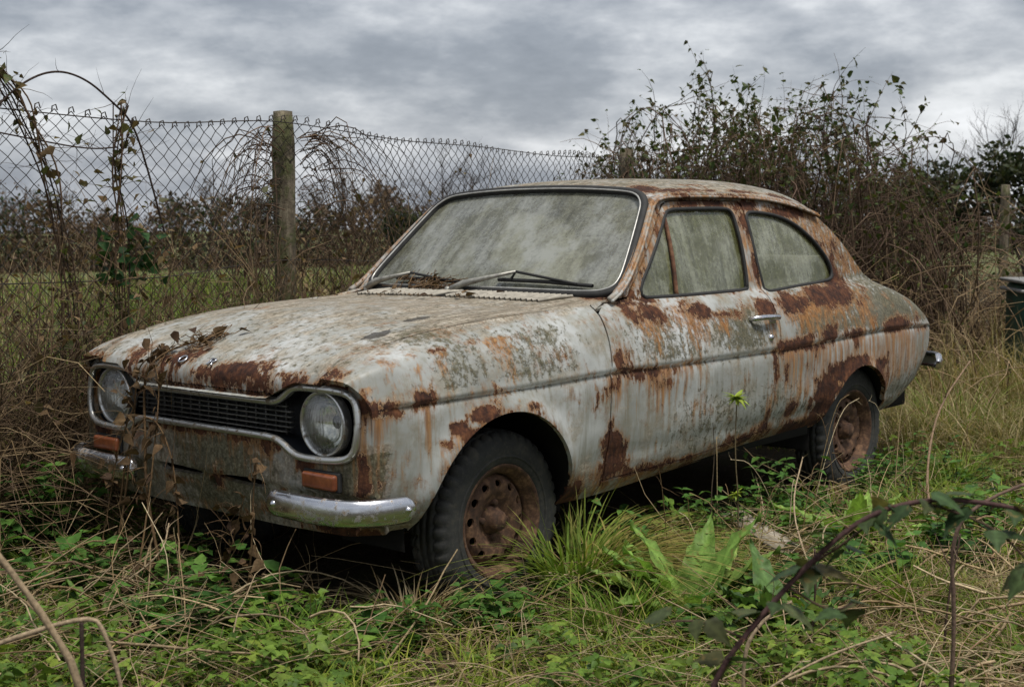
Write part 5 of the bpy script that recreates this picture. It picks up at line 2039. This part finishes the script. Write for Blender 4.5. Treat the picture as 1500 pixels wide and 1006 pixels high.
def tuft(name, label, x, y, n, h0, h1, w, cols, lean=(.3, 1.2), rad=.06, az=None, group=None, tip=None):
    e_, off = clump(name, label, 'grass tuft', x, y, group)
    m = MB()
    a = rng.uniform(0, 2 * PI, n)
    r = rad * np.sqrt(rng.random(n))
    bx, by = r * np.cos(a), r * np.sin(a)
    az_ = a + rng.normal(0, .5, n) if az is None else rng.normal(az[0], az[1], n)
    tc_ = mixcol(n, *tip) if tip else None
    blades_az(m, bx, by, rng.uniform(h0, h1, n), rng.uniform(*lean, n), rng.uniform(.6, 1.2, n) * w, mixcol(n, *cols), az_, 8, np.zeros(n), tc_)
    m.build('blades', M_GRASS, e_, tint=True)
    return e_


GRASSC = []
GT = ((.13, .22, .028), (.20, .30, .045), (.085, .15, .022))
YT = ((.36, .27, .10), (.42, .30, .12), (.26, .22, .07))
T1 = tuft('grass_tuft', 'big tuft of long green and yellowing grass behind the front wheel', .20, -.85, 260, .24, .46, .0085, GT, (.25, 1.7), .10, None, None, GT + YT)
m = MB()
n = 380
a = rng.uniform(0, 2 * PI, n)
blades_az(m, .06 * np.cos(a) + .05, .06 * np.sin(a) - .05, rng.uniform(.22, .46, n), rng.uniform(.9, 2.0, n), rng.uniform(.004, .008, n), mixcol(n, *YT, GT[0], GT[1]), rng.normal(-.75, .75, n), 8, np.zeros(n), mixcol(n, *YT))
m.build('yellow_blades', M_GRASS, T1, tint=True)
tuft('dry_grass_tuft', 'bleached straw tuft in front of the front tyre', -.42, -.72, 170, .12, .26, .006, STRAW[:3], (.3, 1.3), .08)
SPOT = [(3.9, -.55, 'green grass tuft just behind the rear bumper'), (2.75, -1.05, 'grass tuft below the rear wheel'), (5.3, .35, 'pale long grass tuft right of the car tail'), (5.7, -.30, 'bright green tuft at the right edge beyond the car tail'), (5.25, -.30, 'tall grass tuft in front of the green bin'), (3.3, -1.3, 'grass tuft at the right edge level with the rear wheel'),
        (-.9, -.75, 'small grass tuft at the bottom left of centre'), (.75, -1.75, 'grass tuft among the dead stems at the bottom right'), (-.1, -1.25, 'low green tuft at the bottom centre'), (1.9, -1.25, 'grass tuft right of the plank')]
for k, (x_, y_, lab) in enumerate(SPOT):
    tall = x_ > 3.5
    tuft('grass_tuft', lab, x_, y_, 190, .14 if not tall else .25, .28 if not tall else .55, .006, GT + (YT[2:] if k % 2 else ()) + (STRAW[:1] if tall else ()), (.3, 1.4), .10 if not tall else .2)
for k, (dd, xx_, lab) in enumerate(((8.1, 2.95, 'tall dry tuft left of the green bin'), (8.0, 3.2, 'tall straw tuft against the front of the green bin'), (7.7, 3.3, 'pale tall tuft below the green bin at the right edge'), (8.4, 2.75, 'tall straw tuft between the car tail and the green bin'))):
    x_, y_ = plan(dd, xx_)
    tuft('tall_dry_tuft', lab, float(x_), float(y_), 170, .35, .80, .006, STRAW[:3] + ((.16, .18, .04),), (.1, .9), .22, None, 'tall dry tufts at the right')
# bank of dry grass right of the tail: too many stalks to count
m = MB()
x, y = plan(rng.uniform(6.3, 10.5, 6000), 0)
D = rng.uniform(6.6, 10.2, 6500)
X = D * rng.uniform(.27, .46, 6500)
x, y = plan(D, X)
ok = not_under_car(x, y, .15)
x, y = x[ok], y[ok]
n = len(x)
blades(m, x, y, rng.uniform(.15, .50, n), rng.uniform(.2, 1.5, n), rng.uniform(.003, .006, n), mixcol(n, *STRAW[:3], (.12, .15, .03), (.16, .17, .045)), 6)
tag(m.build('dry_grass', M_GRASS, tint=True), 'bank of long dry grass right of the car', 'grass', kind='stuff')


# dock plants: rosettes of broad leaves
def dock(x, y, n, l0, l1, label, cols=((.19, .31, .06), (.27, .40, .10), (.14, .24, .05))):
    e_, off = clump('dock_plant', label, 'dock plant', x, y, 'broad-leaved dock plants')
    for k in range(n):
        a = k * 2.4 + rng.normal(0, .3)
        L = rng.uniform(l0, l1)
        el = rng.uniform(.55, 1.40)
        m = MB()
        d = np.array([[math.cos(a) * math.cos(el), math.sin(a) * math.cos(el), math.sin(el)]])
        place(m, L_DOCK, np.array([[.015 * math.cos(a), .015 * math.sin(a), .01]]), d, np.array([[-math.cos(a) * .5, -math.sin(a) * .5, 1.]]), L, mixcol(1, *cols))
        V = m.v[0]
        V[:, 2] += .010 * np.sin(np.arange(len(V)) * 1.7)
        m.build('leaf', M_LEAF, e_, tint=True)
    return e_


dock(.24, -1.27, 26, .20, .36, 'large pale green dock plant at the bottom right of centre')
dock(.22, -1.60, 12, .18, .32, 'darker dock plant below the arching bramble cane', ((.06, .12, .035), (.09, .16, .045)))
dock(1.46, -1.20, 12, .20, .34, 'dock plant right of the weathered plank')
dock(-1.0, .0, 8, .13, .26, 'dock plant with one upright leaf at the bottom left')
dock(-1.25, -.25, 9, .10, .18, 'small dock plant near the bottom left corner')


# nettles and similar leafy weeds
def weed(x, y, ns, h0, h1, ls, label, cols=GREEN, rad=.10, tm=None):
    e_, off = clump('leafy_weed', label, 'weed', x, y, 'leafy weeds round the car')
    m, ml = MB(), MB()
    a = rng.uniform(0, 2 * PI, ns)
    r = rad * np.sqrt(rng.random(ns))
    base = np.stack([r * np.cos(a), r * np.sin(a), np.zeros(ns)], 1)
    H = rng.uniform(h0, h1, ns)
    K = 7
    P = canes(base + off, np.stack([rng.normal(0, .3, ns), rng.normal(0, .3, ns), np.ones(ns)], 1), H, rng.uniform(0, .6, ns), np.full(ns, .2), K) - off
    tubes(m, P, taper(ns, K, np.full(ns, .0022), .4), 4, mixcol(ns, (.07, .09, .03), (.10, .07, .035)))
    m.build('stems', M_STEM, e_, tint=True)
    pos, d = [], []
    for i in range(ns):
        for j in range(1, K):
            aa = j * 1.57 + i
            for s_ in (0, PI):
                pos.append(P[i, j])
                d.append([math.cos(aa + s_), math.sin(aa + s_), rng.normal(.15, .25)])
    pos, d = np.array(pos), np.array(d)
    n = len(pos)
    place(ml, tm or L_NET, pos, d, norm(rng.normal(0, .2, (n, 3)) + [0, 0, 1]), rng.uniform(.6, 1.2, n) * ls, mixcol(n, *cols))
    ml.build('leaves', M_LEAF, e_, tint=True)


NET = ((.05, .125, .024), (.08, .18, .034), (.13, .24, .045), (.035, .085, .022))
for x_, y_, ns, h0, h1, ls, lab in (
        (-.80, -.12, 20, .10, .26, .066, 'nettles under the middle of the front panel'), (-.78, -.47, 20, .10, .26, .068, 'nettles in front of the near front bumper'), (-.92, .28, 18, .10, .28, .062, 'nettles below the far front bumper'),
        (-.24, -.88, 24, .07, .19, .052, 'dense leafy clump against the front tyre'), (.02, -.90, 16, .05, .13, .036, 'low leafy clump between the front tyre and the big grass tuft'), (-.72, .92, 26, .20, .50, .060, 'tall nettles left of the far headlight'), (-.98, .80, 22, .20, .42, .055, 'tall nettles at the left edge'),
        (-.50, .95, 18, .25, .5, .05, 'nettles behind the far front wing'), (.85, -.98, 14, .05, .15, .035, 'low weeds below the door'), (1.25, -.92, 18, .06, .18, .036, 'low weeds under the rear of the door'), (1.70, -.90, 20, .06, .22, .036, 'weeds just ahead of the rear wheel'),
        (2.05, -1.0, 16, .06, .18, .036, 'weeds beside the rear wheel'), (1.12, -1.28, 16, .06, .16, .05, 'low weeds near the plank'), (-1.15, .35, 18, .08, .2, .045, 'weeds left of the car nose'), (-1.02, -.42, 18, .06, .18, .070, 'leafy patch at the lower left'),
        (-.64, -.80, 16, .06, .17, .062, 'leafy patch in front of the bleached straw tuft'), (.55, -1.02, 16, .04, .12, .035, 'low weeds right of the big grass tuft'), (2.6, -1.15, 16, .06, .2, .04, 'weeds at the right below the rear bumper'), (.95, -1.55, 14, .08, .2, .062, 'dark weeds at the lower right'), (-1.3, .02, 16, .05, .16, .045, 'weeds near the bottom left stake'), (.55, -1.42, 18, .08, .2, .06, 'broad leafy weeds beside the large dock plant'), (1.35, -1.60, 18, .08, .22, .06, 'leafy weeds in the dead stems at the right'), (.05, -1.5, 16, .06, .16, .058, 'leafy weeds at the bottom right of centre'), (1.9, -1.5, 18, .08, .22, .055, 'leafy weeds near the right edge below the tail'), (.50, -.86, 22, .12, .30, .042, 'upright weeds under the front edge of the door'), (.98, -.84, 24, .12, .30, .042, 'upright weeds against the sill below the door'), (1.45, -.83, 26, .12, .32, .042, 'upright weeds against the sill ahead of the rear wheel'), (2.30, -.88, 24, .10, .26, .042, 'weeds round the foot of the rear tyre'), (2.8, -.85, 20, .10, .28, .036, 'weeds under the rear overhang'), (-.45, -.80, 20, .06, .2, .036, 'weeds between the near bumper and the front tyre'), (-.70, .10, 18, .10, .24, .04, 'weeds under the centre of the front valance')):
    weed(x_, y_, ns, h0, h1, ls, lab, NET, .13)


for k in range(46):
    D_ = 3.5 + 2.6 * rng.random() ** 1.2
    X_ = D_ * rng.uniform(-.40, .40)
    x_, y_ = plan(D_, X_)
    x_, y_ = float(x_), float(y_)
    if not not_under_car(np.array([x_]), np.array([y_]), .10)[0] or y_ > FY(x_) - .1: continue
    m = MB()
    n = 90
    a = rng.uniform(0, 2 * PI, n)
    r = .07 * np.sqrt(rng.random(n))
    GRASSC.append((x_ + r * np.cos(a), y_ + r * np.sin(a), a, (GT if k % 3 else STRAW[:3] + GT[:1])))
m = MB()
for bx, by, a, cl in GRASSC:
    n = len(bx)
    blades_az(m, bx, by, rng.uniform(.08, .24, n), rng.uniform(.4, 1.7, n), rng.uniform(.003, .007, n), mixcol(n, *cl), a + rng.normal(0, .7, n), 6, None, mixcol(n, *(cl[:2] + STRAW[:2])))
tag(m.build('tussock_grass', M_GRASS, tint=True), 'rough bent tussocks of green and yellow grass scattered over the foreground', 'grass', kind='stuff')


# thin dead stalks in front of the sills and wheels
def stalk(name, pts, r, col, label, cat='stalk', group=None, sides=5, twigs=0, parent=None):
    P = chaikin(np.array(pts, float), 2, False)
    e_ = empty(name, tuple(P[0]))
    off = P[0]
    tag(e_, label, cat, group)
    m = MB()
    K = len(P)
    tubes(m, P[None] - off, np.linspace(r, r * .55, K)[None] * (1 + .12 * np.sin(np.arange(K) * 2.1))[None], sides, np.array(col))
    m.build('stem', M_STEM, e_, tint=True)
    if twigs:
        m = MB()
        i = rng.integers(K // 3, K - 1, twigs)
        T = canes(P[i], rand_dir(twigs, .6), rng.uniform(.03, .12, twigs), rng.uniform(0, .5, twigs), np.full(twigs, .3), 5)
        tubes(m, T - off, taper(twigs, 5, np.full(twigs, r * .4)), 3, np.array(col) * .9)
        m.build('twigs', M_STEM, e_, tint=True)
    return e_


USED = set()


def side_label(x_, h):
    at_ = 'behind the front wheel' if x_ < .55 else 'below the front of the door' if x_ < .9 else 'below the middle of the door' if x_ < 1.25 else 'below the rear of the door' if x_ < 1.6 else 'ahead of the rear wheel' if x_ < 2.1 else 'in front of the rear wheel' if x_ < 2.6 else 'behind the rear wheel'
    return ('short' if h < .28 else 'knee-high' if h < .4 else 'tall') + ' thin dead stalk in the weeds ' + at_


for k in range(30):
    x_ = rng.uniform(.25, 2.9)
    y_ = -.86 - rng.random() * .28
    h = rng.uniform(.18, .50)
    lx, ly = rng.normal(0, .10), rng.normal(0, .05)
    lb = ('tan ', 'light brown ', 'pale straw ', 'dark brown ')[k % 4] + side_label(x_, h)
    if lb in USED: continue
    USED.add(lb)
    stalk('dead_stalk', [(x_, y_, 0), (x_ + lx * .4, y_ + ly * .4, h * .5), (x_ + lx, y_ + ly, h), (x_ + lx * 1.6, y_ + ly * 1.5, h * 1.06)], rng.uniform(.0014, .0026), STRAW[k % 4], lb, 'stalk', 'dead stalks along the near side', 4, 2)
for k in range(8):
    x_ = -.74 - rng.random() * .25
    y_ = rng.uniform(-.6, .55)
    h = rng.uniform(.15, .42)
    lb = ('tan ', 'light brown ', 'pale straw ', 'dark brown ')[k % 4] + ('short' if h < .25 else 'tall') + ' thin dead stalk in front of the ' + ('near headlight' if y_ < -.3 else 'grille' if y_ < .2 else 'far headlight')
    if lb in USED: continue
    USED.add(lb)
    stalk('dead_stalk', [(x_, y_, 0), (x_ + rng.normal(0, .05), y_ + rng.normal(0, .08), h * .6), (x_ + rng.normal(.03, .06), y_ + rng.normal(0, .15), h)], rng.uniform(.0014, .0026), STRAW[k % 4], lb, 'stalk', 'dead stalks in front of the nose', 4, 2)
# leafy sapling by the door
e_, off = clump('young_shoot', 'thin young shoot with bright yellow-green leaf whorls in front of the door', 'shoot', 1.0, -.965)
m = MB()
P = chaikin(np.array([(0, 0, 0), (.01, 0, .2), (-.005, .01, .4), (.01, .01, .60)]), 2, False)
tubes(m, P[None], np.linspace(.0035, .002, len(P))[None], 5, np.array((.14, .11, .06)))
P2 = chaikin(np.array([(-.12, .02, 0), (-.15, .02, .22), (-.12, .02, .40), (-.15, .01, .52)]), 2, False)
tubes(m, P2[None], np.linspace(.003, .001, len(P2))[None], 5, np.array((.08, .06, .04)))
m.build('stem', M_STEM, e_, tint=True)
m = MB()
for zc, nn, ls in ((.59, 26, .055), (.24, 14, .045)):
    a = np.arange(nn) * 2.4
    pos = np.tile(np.array([[.008, .01, zc]]), (nn, 1))
    place(m, L_LONG, pos, np.stack([np.cos(a), np.sin(a), rng.uniform(-.7, 1.0, nn)], 1), np.tile([[0, 0, 1.]], (nn, 1)), rng.uniform(.6, 1.1, nn) * ls, mixcol(nn, (.27, .37, .045), (.34, .41, .07)))
m.build('leaves', M_LEAF, e_, tint=True)

# ------------------------------------------------------------------ dead vine over the nose, debris on the bonnet and wipers
e_ = empty('dead_vine', (-.75, .2, 0))
off = np.array(e_.location)
tag(e_, 'dead brown vine hanging over the bonnet lip, grille and far bumper', 'vine')
m, ml = MB(), MB()
for pts, r in (([(-.72, .05, .0), (-.74, .12, .2), (-.72, .20, .40), (-.69, .23, .55), (-.675, .24, .68), (-.672, .22, .77), (-.63, .19, .815), (-.56, .14, .845), (-.50, .12, .868), (-.46, .11, .88)], .0055),
               ([(-.80, .32, .0), (-.74, .30, .25), (-.70, .30, .48), (-.68, .30, .62), (-.675, .28, .74), (-.66, .25, .795), (-.58, .20, .84)], .004),
               ([(-.85, .10, .0), (-.75, .14, .3), (-.69, .17, .55), (-.672, .17, .70), (-.665, .19, .78)], .0035),
               ([(-.70, .36, .30), (-.69, .33, .5), (-.68, .24, .62), (-.69, .13, .58), (-.70, .06, .45), (-.73, .0, .2), (-.74, -.05, 0)], .004),
               ([(-.68, .27, .66), (-.72, .33, .5), (-.76, .36, .3), (-.8, .4, 0)], .003),
               ([(-.76, -.34, .0), (-.73, -.36, .22), (-.715, -.375, .42), (-.71, -.36, .55)], .004),
               ([(-.80, -.20, .0), (-.74, -.24, .18), (-.71, -.28, .33), (-.70, -.30, .43)], .003)):
    P = chaikin(np.array(pts) + rng.normal(0, .006, (len(pts), 3)), 3, False)
    K = len(P)
    tubes(m, P[None] - off, np.linspace(r, r * .5, K)[None], 5, np.array(DEAD[1]) * rng.uniform(.6, 1.2))
    nt2 = 18
    i = rng.integers(4, K - 1, nt2)
    d_ = rand_dir(nt2)
    d_[:, 0] = -np.abs(d_[:, 0])
    T = canes(P[i], d_, rng.uniform(.04, .16, nt2), rng.uniform(.2, 1.2, nt2), np.full(nt2, .4), 6)
    tubes(m, T - off, taper(nt2, 6, np.full(nt2, .0016)), 3, mixcol(nt2, *DEAD))
    nl = 26
    pk = np.concatenate([P[K // 3:], T.reshape(-1, 3)])
    pk = pk[rng.integers(0, len(pk), nl)] + np.array([-.006, 0, 0])
    place(ml, L_MID, pk - off, norm(rand_dir(nl) + [-.3, 0, -.6]), rand_dir(nl, .3), rng.uniform(.02, .055, nl), mixcol(nl, *DEAD) * .7)
m.build('stems', M_STEM, e_, tint=True)
ml.build('dead_leaves', M_STRAW, e_, tint=True)


def debris(name, label, cx, cy, zfun, n, sx, sy, L0, L1, r, hgt=.02, leaves=10):
    e_ = empty(name, (cx, cy, float(zfun(cx, cy))))
    off = np.array(e_.location)
    tag(e_, label, 'debris')
    m = MB()
    x, y = cx + rng.normal(0, sx, n), cy + rng.normal(0, sy, n)
    a = rng.uniform(0, 2 * PI, n)
    z0 = np.array([zfun(p, q) for p, q in zip(x, y)])
    L = rng.uniform(L0, L1, n)
    lift = rng.random(n) * hgt
    t_ = np.linspace(-.5, .5, 5)[None]
    PX_ = x[:, None] + np.cos(a)[:, None] * L[:, None] * t_
    PY_ = y[:, None] + np.sin(a)[:, None] * L[:, None] * t_
    PZ_ = np.array([[zfun(p, q) for p, q in zip(r1, r2)] for r1, r2 in zip(PX_, PY_)]) + .004 + lift[:, None] + rng.normal(0, .003, PX_.shape)
    tubes(m, np.stack([PX_, PY_, PZ_], -1) - off, taper(n, 5, rng.uniform(.5, 1.2, n) * r, .7), 3, mixcol(n, *DEAD))
    tag(m.build('twigs', M_STEM, e_, tint=True), kind='stuff')
    m = MB()
    place(m, L_MID, np.stack([x, y, z0 + lift + .006], 1)[:leaves] - off, rand_dir(leaves) * [1, 1, .4], norm(rng.normal(0, .6, (leaves, 3)) + [0, 0, 1]), rng.uniform(.02, .045, leaves), mixcol(leaves, *DEAD) * .7)
    m.build('dead_leaves', M_STRAW, e_, tint=True)
    return e_


bz_ = lambda x_, y_: bpt(min(max(x_, -.63), .32), y_)[2]
debris('twig_clump', 'small clump of dead twigs and leaves on the front of the bonnet', -.50, .12, bz_, 26, .035, .04, .04, .13, .0022, .02, 14)
debris('leaf_scrap', 'dead curled leaf lying near the far edge of the bonnet', -.58, .27, bz_, 8, .012, .016, .02, .05, .0018, .008, 6)
sz_ = lambda x_, y_: float(max(.952, .965 + (x_ - .60) * .5) if x_ > .57 else .95)
debris('twig_nest', 'heap of dead twigs and mossy scraps caught under the far wiper', .615, .24, sz_, 75, .022, .085, .04, .16, .0022, .028, 22)
debris('leaf_scatter', 'scatter of dead leaf bits along the scuttle', .50, .06, lambda x_, y_: .955, 40, .05, .20, .015, .05, .0016, .006, 20)

# ------------------------------------------------------------------ foreground canes and stalks
e_ = empty('bramble_cane', (-1.40, -2.29, 0))
off = np.array(e_.location)
tag(e_, 'thick purple-brown bramble cane with leaves arching across the lower right foreground', 'bramble cane')
P = chaikin(np.array([(-1.40, -2.29, 0), (-1.385, -2.31, .22), (-1.346, -2.358, .468), (-1.302, -2.408, .56), (-1.244, -2.475, .663), (-1.185, -2.542, .742), (-1.134, -2.601, .769), (-1.083, -2.659, .774), (-1.01, -2.744, .757), (-.90, -2.87, .70), (-.80, -2.98, .62)]), 3, False)
K = len(P)
m = MB()
tubes(m, P[None] - off, np.linspace(.0055, .0036, K)[None], 7, np.array((.075, .042, .038)))
S2 = chaikin(np.array([(-1.20, -2.52, .72), (-1.15, -2.55, .66), (-1.19, -2.47, .60), (-1.17, -2.50, .55)]), 2, False)
ST = [chaikin(np.array(q), 2, False) for q in ([P[int(K * .62)], P[int(K * .62)] + [.05, -.10, -.035], P[int(K * .62)] + [.10, -.14, -.10]], [P[int(K * .55)], P[int(K * .55)] + [-.03, .06, -.06], P[int(K * .55)] + [-.05, .11, -.10]],
                                              [P[int(K * .38)], P[int(K * .38)] + [.03, -.06, -.04], P[int(K * .38)] + [.05, -.10, -.02]], [P[int(K * .30)], P[int(K * .30)] + [-.04, .05, .03], P[int(K * .30)] + [-.08, .09, .03]])]
for q in ST: tubes(m, q[None] - off, .0022, 5, np.array((.08, .05, .035)))
# thorns
for k in range(46):
    i = int(rng.integers(3, K - 3))
    d = rand_dir(1)[0]
    tg = norm(P[i + 1] - P[i])
    d = norm(d - tg * (d @ tg))
    tubes(m, np.array([[P[i] + d * .004, P[i] + d * .008 - tg * .002, P[i] + d * .012 - tg * .005]]) - off, np.array([[.0016, .0009, .0002]]), 4, np.array((.12, .06, .04)))
m.build('stem', M_STEM, e_, tint=True)
FL = ((.030, .062, .022), (.045, .082, .030), (.065, .095, .035), (.10, .085, .035), (.028, .05, .022))
leafpos = [(P[int(K * f)], 1.0) for f in (.26, .33, .36, .42, .47, .52, .55, .58, .63, .66, .70, .76, .80)] + [(q[-1], 1.1) for q in ST] + [(q[len(q) // 2], .9) for q in ST]
for k, (pp, s_) in enumerate(leafpos):
    a = k * 2.1
    for j in range(2 if k % 3 else 3):
        aa = a + (j - .5) * 1.3
        m = MB()
        d = np.array([[math.cos(aa), math.sin(aa), rng.uniform(-.75, .15)]])
        place(m, L_SERR, (pp + rng.normal(0, .006, 3))[None] - off, d, norm(np.array([[rng.normal(0, .4), rng.normal(0, .4), 1.]])), rng.uniform(.045, .072) * s_, mixcol(1, *FL))
        m.build('leaf', M_LEAF, e_, tint=True)

TAN, DKB = (.33, .25, .16), (.085, .055, .042)
stalk('broken_stalk', [(-1.90, -1.42, .0), (-1.915, -1.40, .40), (-1.96, -1.345, .53), (-2.011, -1.29, .641), (-2.07, -1.22, .76)], .0085, (.28, .21, .13), 'thick pale broken stalk leaning in from the left edge', sides=8)
stalk('bent_stalk', [(-2.05, -1.09, .40), (-1.965, -1.19, .453), (-1.85, -1.322, .506), (-1.835, -1.34, .47), (-1.815, -1.362, .365), (-1.80, -1.38, .1), (-1.795, -1.385, 0)], .0055, TAN, 'sharply bent pale stalk at the bottom left corner', sides=7)
stalk('short_stake', [(-1.812, -1.214, 0), (-1.811, -1.214, .25), (-1.809, -1.217, .469)], .007, (.06, .042, .034), 'short dark upright stake stump at the bottom left', sides=7)
RS = [([(-.52, -1.93, 0), (-.53, -1.92, .22), (-.50, -1.95, .30), (-.44, -2.0, .345)], .006, TAN, 'pale broken stalk with a bent top at the lower right'),
      ([(-.25, -2.30, 0), (-.24, -2.31, .30), (-.26, -2.30, .52), (-.20, -2.36, .60), (-.05, -2.5, .66)], .006, (.15, .10, .075), 'brown stalk bending right near the right edge'),
      ([(-.10, -2.42, 0), (-.08, -2.44, .25), (-.02, -2.5, .48), (.06, -2.58, .66)], .007, (.13, .085, .065), 'brown leaning stalk at the lower right corner'),
      ([(.10, -1.75, 0), (.12, -1.76, .18), (.11, -1.76, .33)], .0045, DKB, 'dark upright stalk left of the pale broken stalk'),
      ([(-.55, -1.85, 0), (-.45, -1.93, .12), (-.32, -2.04, .20), (-.2, -2.14, .24)], .004, TAN, 'pale stalk leaning low at the lower right'),
      ([(.30, -2.05, 0), (.30, -2.06, .2), (.33, -2.08, .38)], .004, DKB, 'dark thin stalk rising through the dead stems at the right'),
      ([(.62, -1.55, .0), (.85, -1.32, .10), (1.15, -1.10, .20), (1.45, -.98, .32)], .0045, TAN, 'long pale stem slanting up towards the rear wheel'),
      ([(1.5, -1.55, .0), (1.75, -1.35, .14), (2.05, -1.22, .30), (2.25, -1.18, .46), (2.5, -1.2, .62)], .0065, (.22, .15, .095), 'long brown branch slanting up at the right below the tail'),
      ([(1.25, -.93, .10), (1.45, -.80, .14), (1.70, -.62, .17)], .004, TAN, 'thin straight stem lying under the door'),
      ([(-1.02, .15, .02), (-.93, .05, .12), (-.80, -.02, .22), (-.75, .02, .30)], .004, TAN, 'bent pale stem in front of the nose')]
for pts, r, col, lab in RS:
    stalk('broken_stalk', pts, r, col, lab, sides=7, twigs=3)
STK = [([(-.95, -.62, .03), (-.75, -.85, .03), (-.50, -1.12, .035), (-.42, -1.2, .03)], .0065, (.12, .075, .05), 'long brown stick lying across the bottom centre'),
       ([(-.98, -.05, .04), (-.80, -.22, .05), (-.66, -.42, .05), (-.55, -.62, .03)], .005, (.10, .065, .045), 'dark stick lying below the near bumper'),
       ([(-1.25, .45, .05), (-1.08, .2, .06), (-.92, .0, .06)], .005, (.19, .13, .085), 'brown stick lying at the left in front of the car'),
       ([(.55, -1.5, .04), (.95, -1.62, .06), (1.4, -1.75, .05)], .006, (.10, .065, .055), 'brown cane lying across the lower right')]
for pts, r, col, lab in STK:
    stalk('fallen_stick', pts, r, col, lab, 'stick', None, 7, 4)
# mat of dead stems in the lower right corner: one mass
m = MB()
n = 480
D = rng.uniform(2.7, 5.2, n)
X = D * rng.uniform(.16, .44, n)
x, y = plan(D, X)
a = rng.uniform(0, 2 * PI, n)
base = np.stack([x, y, rng.uniform(.01, .15, n)], 1)
P = canes(base, np.stack([np.cos(a), np.sin(a), rng.normal(.15, .3, n)], 1), rng.uniform(.12, .55, n), rng.uniform(0, 1.2, n), rng.uniform(.1, .5, n), 7)
tubes(m, P, taper(n, 7, .0012 + .0040 * rng.random(n) ** 2.5, .6), 4, mixcol(n, *STRAW[:3], (.20, .12, .07)))
tag(m.build('dead_stem_mat', M_STRAW, tint=True), 'mat of dry dead stems in the lower right corner', 'straw', kind='stuff')
m = MB()
n = 640
D = rng.uniform(3.4, 5.2, n)
X = D * rng.uniform(-.44, -.10, n)
x, y = plan(D, X)
ok = not_under_car(x, y, .03)
x, y = x[ok], y[ok]
n = len(x)
a = rng.uniform(0, 2 * PI, n)
P = canes(np.stack([x, y, rng.uniform(.01, .2, n)], 1), np.stack([np.cos(a), np.sin(a), rng.normal(.15, .35, n)], 1), rng.uniform(.12, .6, n), rng.uniform(0, 1.2, n), rng.uniform(.1, .5, n), 7)
tubes(m, P, taper(n, 7, .0011 + .0038 * rng.random(n) ** 2.5, .6), 4, mixcol(n, *STRAW, (.12, .075, .05)))
tag(m.build('dead_stem_mat', M_STRAW, tint=True), 'mat of dry dead stems in the lower left in front of the nose', 'straw', kind='stuff')

# weathered plank
M_PLANK, t, b = newmat('grey_weathered_wood')
g = t.nodes.new('ShaderNodeTexCoord').outputs['Object']
f1 = noise(t, 1, 6, .65, g, (3, 60, 60))
t.links.new(ramp(t, f1, [(.3, (.12, .095, .065)), (.5, (.27, .23, .17)), (.7, (.40, .36, .29))]), b.inputs['Base Color'])
b.inputs['Roughness'].default_value = .9
bump(t, b, f1, .6, .008)
m = MB()
V = []
for i, u in enumerate(np.linspace(-.26, .26, 9)):
    w_ = .042 + .004 * math.sin(i * 2.3)
    for vv, zz in ((-w_, -.009), (-w_, .009), (w_, .010), (w_, -.009)):
        V.append([u + (.02 * (vv > 0) - .012 if i in (0, 8) else 0), vv, zz + .004 * math.sin(u * 6)])
id_ = np.arange(36).reshape(9, 4)
m.add(V, np.stack([id_[:-1], np.roll(id_[:-1], -1, 1), np.roll(id_[1:], -1, 1), id_[1:]], -1).reshape(-1, 4))
m.f.append(np.array([[0, 1, 2, 3], [35, 34, 33, 32]]))
pl = m.build('plank', M_PLANK, None, False)
pl.location = (1.13, -.98, .085)
pl.rotation_euler = (.12, .05, math.atan2(-.385, -.28))
tag(pl, 'short grey weathered plank lying in the weeds below the door', 'plank')

# curled dead leaf in the foreground
m = MB()
place(m, L_SERR, np.array([[0, 0, 0.]]), np.array([[.8, -.6, .1]]), np.array([[.1, .1, 1.]]), .12, np.array([[.42, .25, .11]]))
lf = m.build('dead_leaf', M_STRAW, None, tint=True)
lf.location = (-.90, -.70, .06)
tag(lf, 'single large tan dead leaf lying at the bottom of the picture', 'dead leaf')

# dark green bin with a pale rim behind the dry grass, right edge
gx_, gy_ = plan(8.9, 3.60)
gb = empty('green_bin', (float(gx_), float(gy_), 0))
gb.rotation_euler = (0, 0, YAW - PI / 2 - .1)
tag(gb, 'dark green plastic bin with pale rim half hidden by dry grass at the right edge', 'bin')
M_GREEN = make_plain('faded_green_plastic', (.006, .045, .032), .5, 0, .5, 6)
m = MB()
rbox(m, (0, 0, .42), (.62, .5, .80), .05)
m.build('tub', M_GREEN, gb)
for zz in (.83, .77):
    m = MB()
    rbox(m, (0, 0, zz), (.68, .56, .022), .010)
    m.build('rim', make_plain('pale_rim', (.20, .195, .185), .6) if zz == .83 else bpy.data.materials['pale_rim'], gb)
for xx in (-.2, 0, .2):
    m = MB()
    rbox(m, (xx, -.255, .40), (.05, .03, .62), .012)
    m.build('rib', M_GREEN, gb)

# masses of fine stems, twigs, blades and leaves that nobody could count one by one
for o in bpy.data.objects:
    if o.parent and o.name.split('.')[0] in ('stems', 'twigs', 'leaves', 'dead_leaves', 'blades', 'yellow_blades', 'crown'):
        o['kind'] = 'stuff'
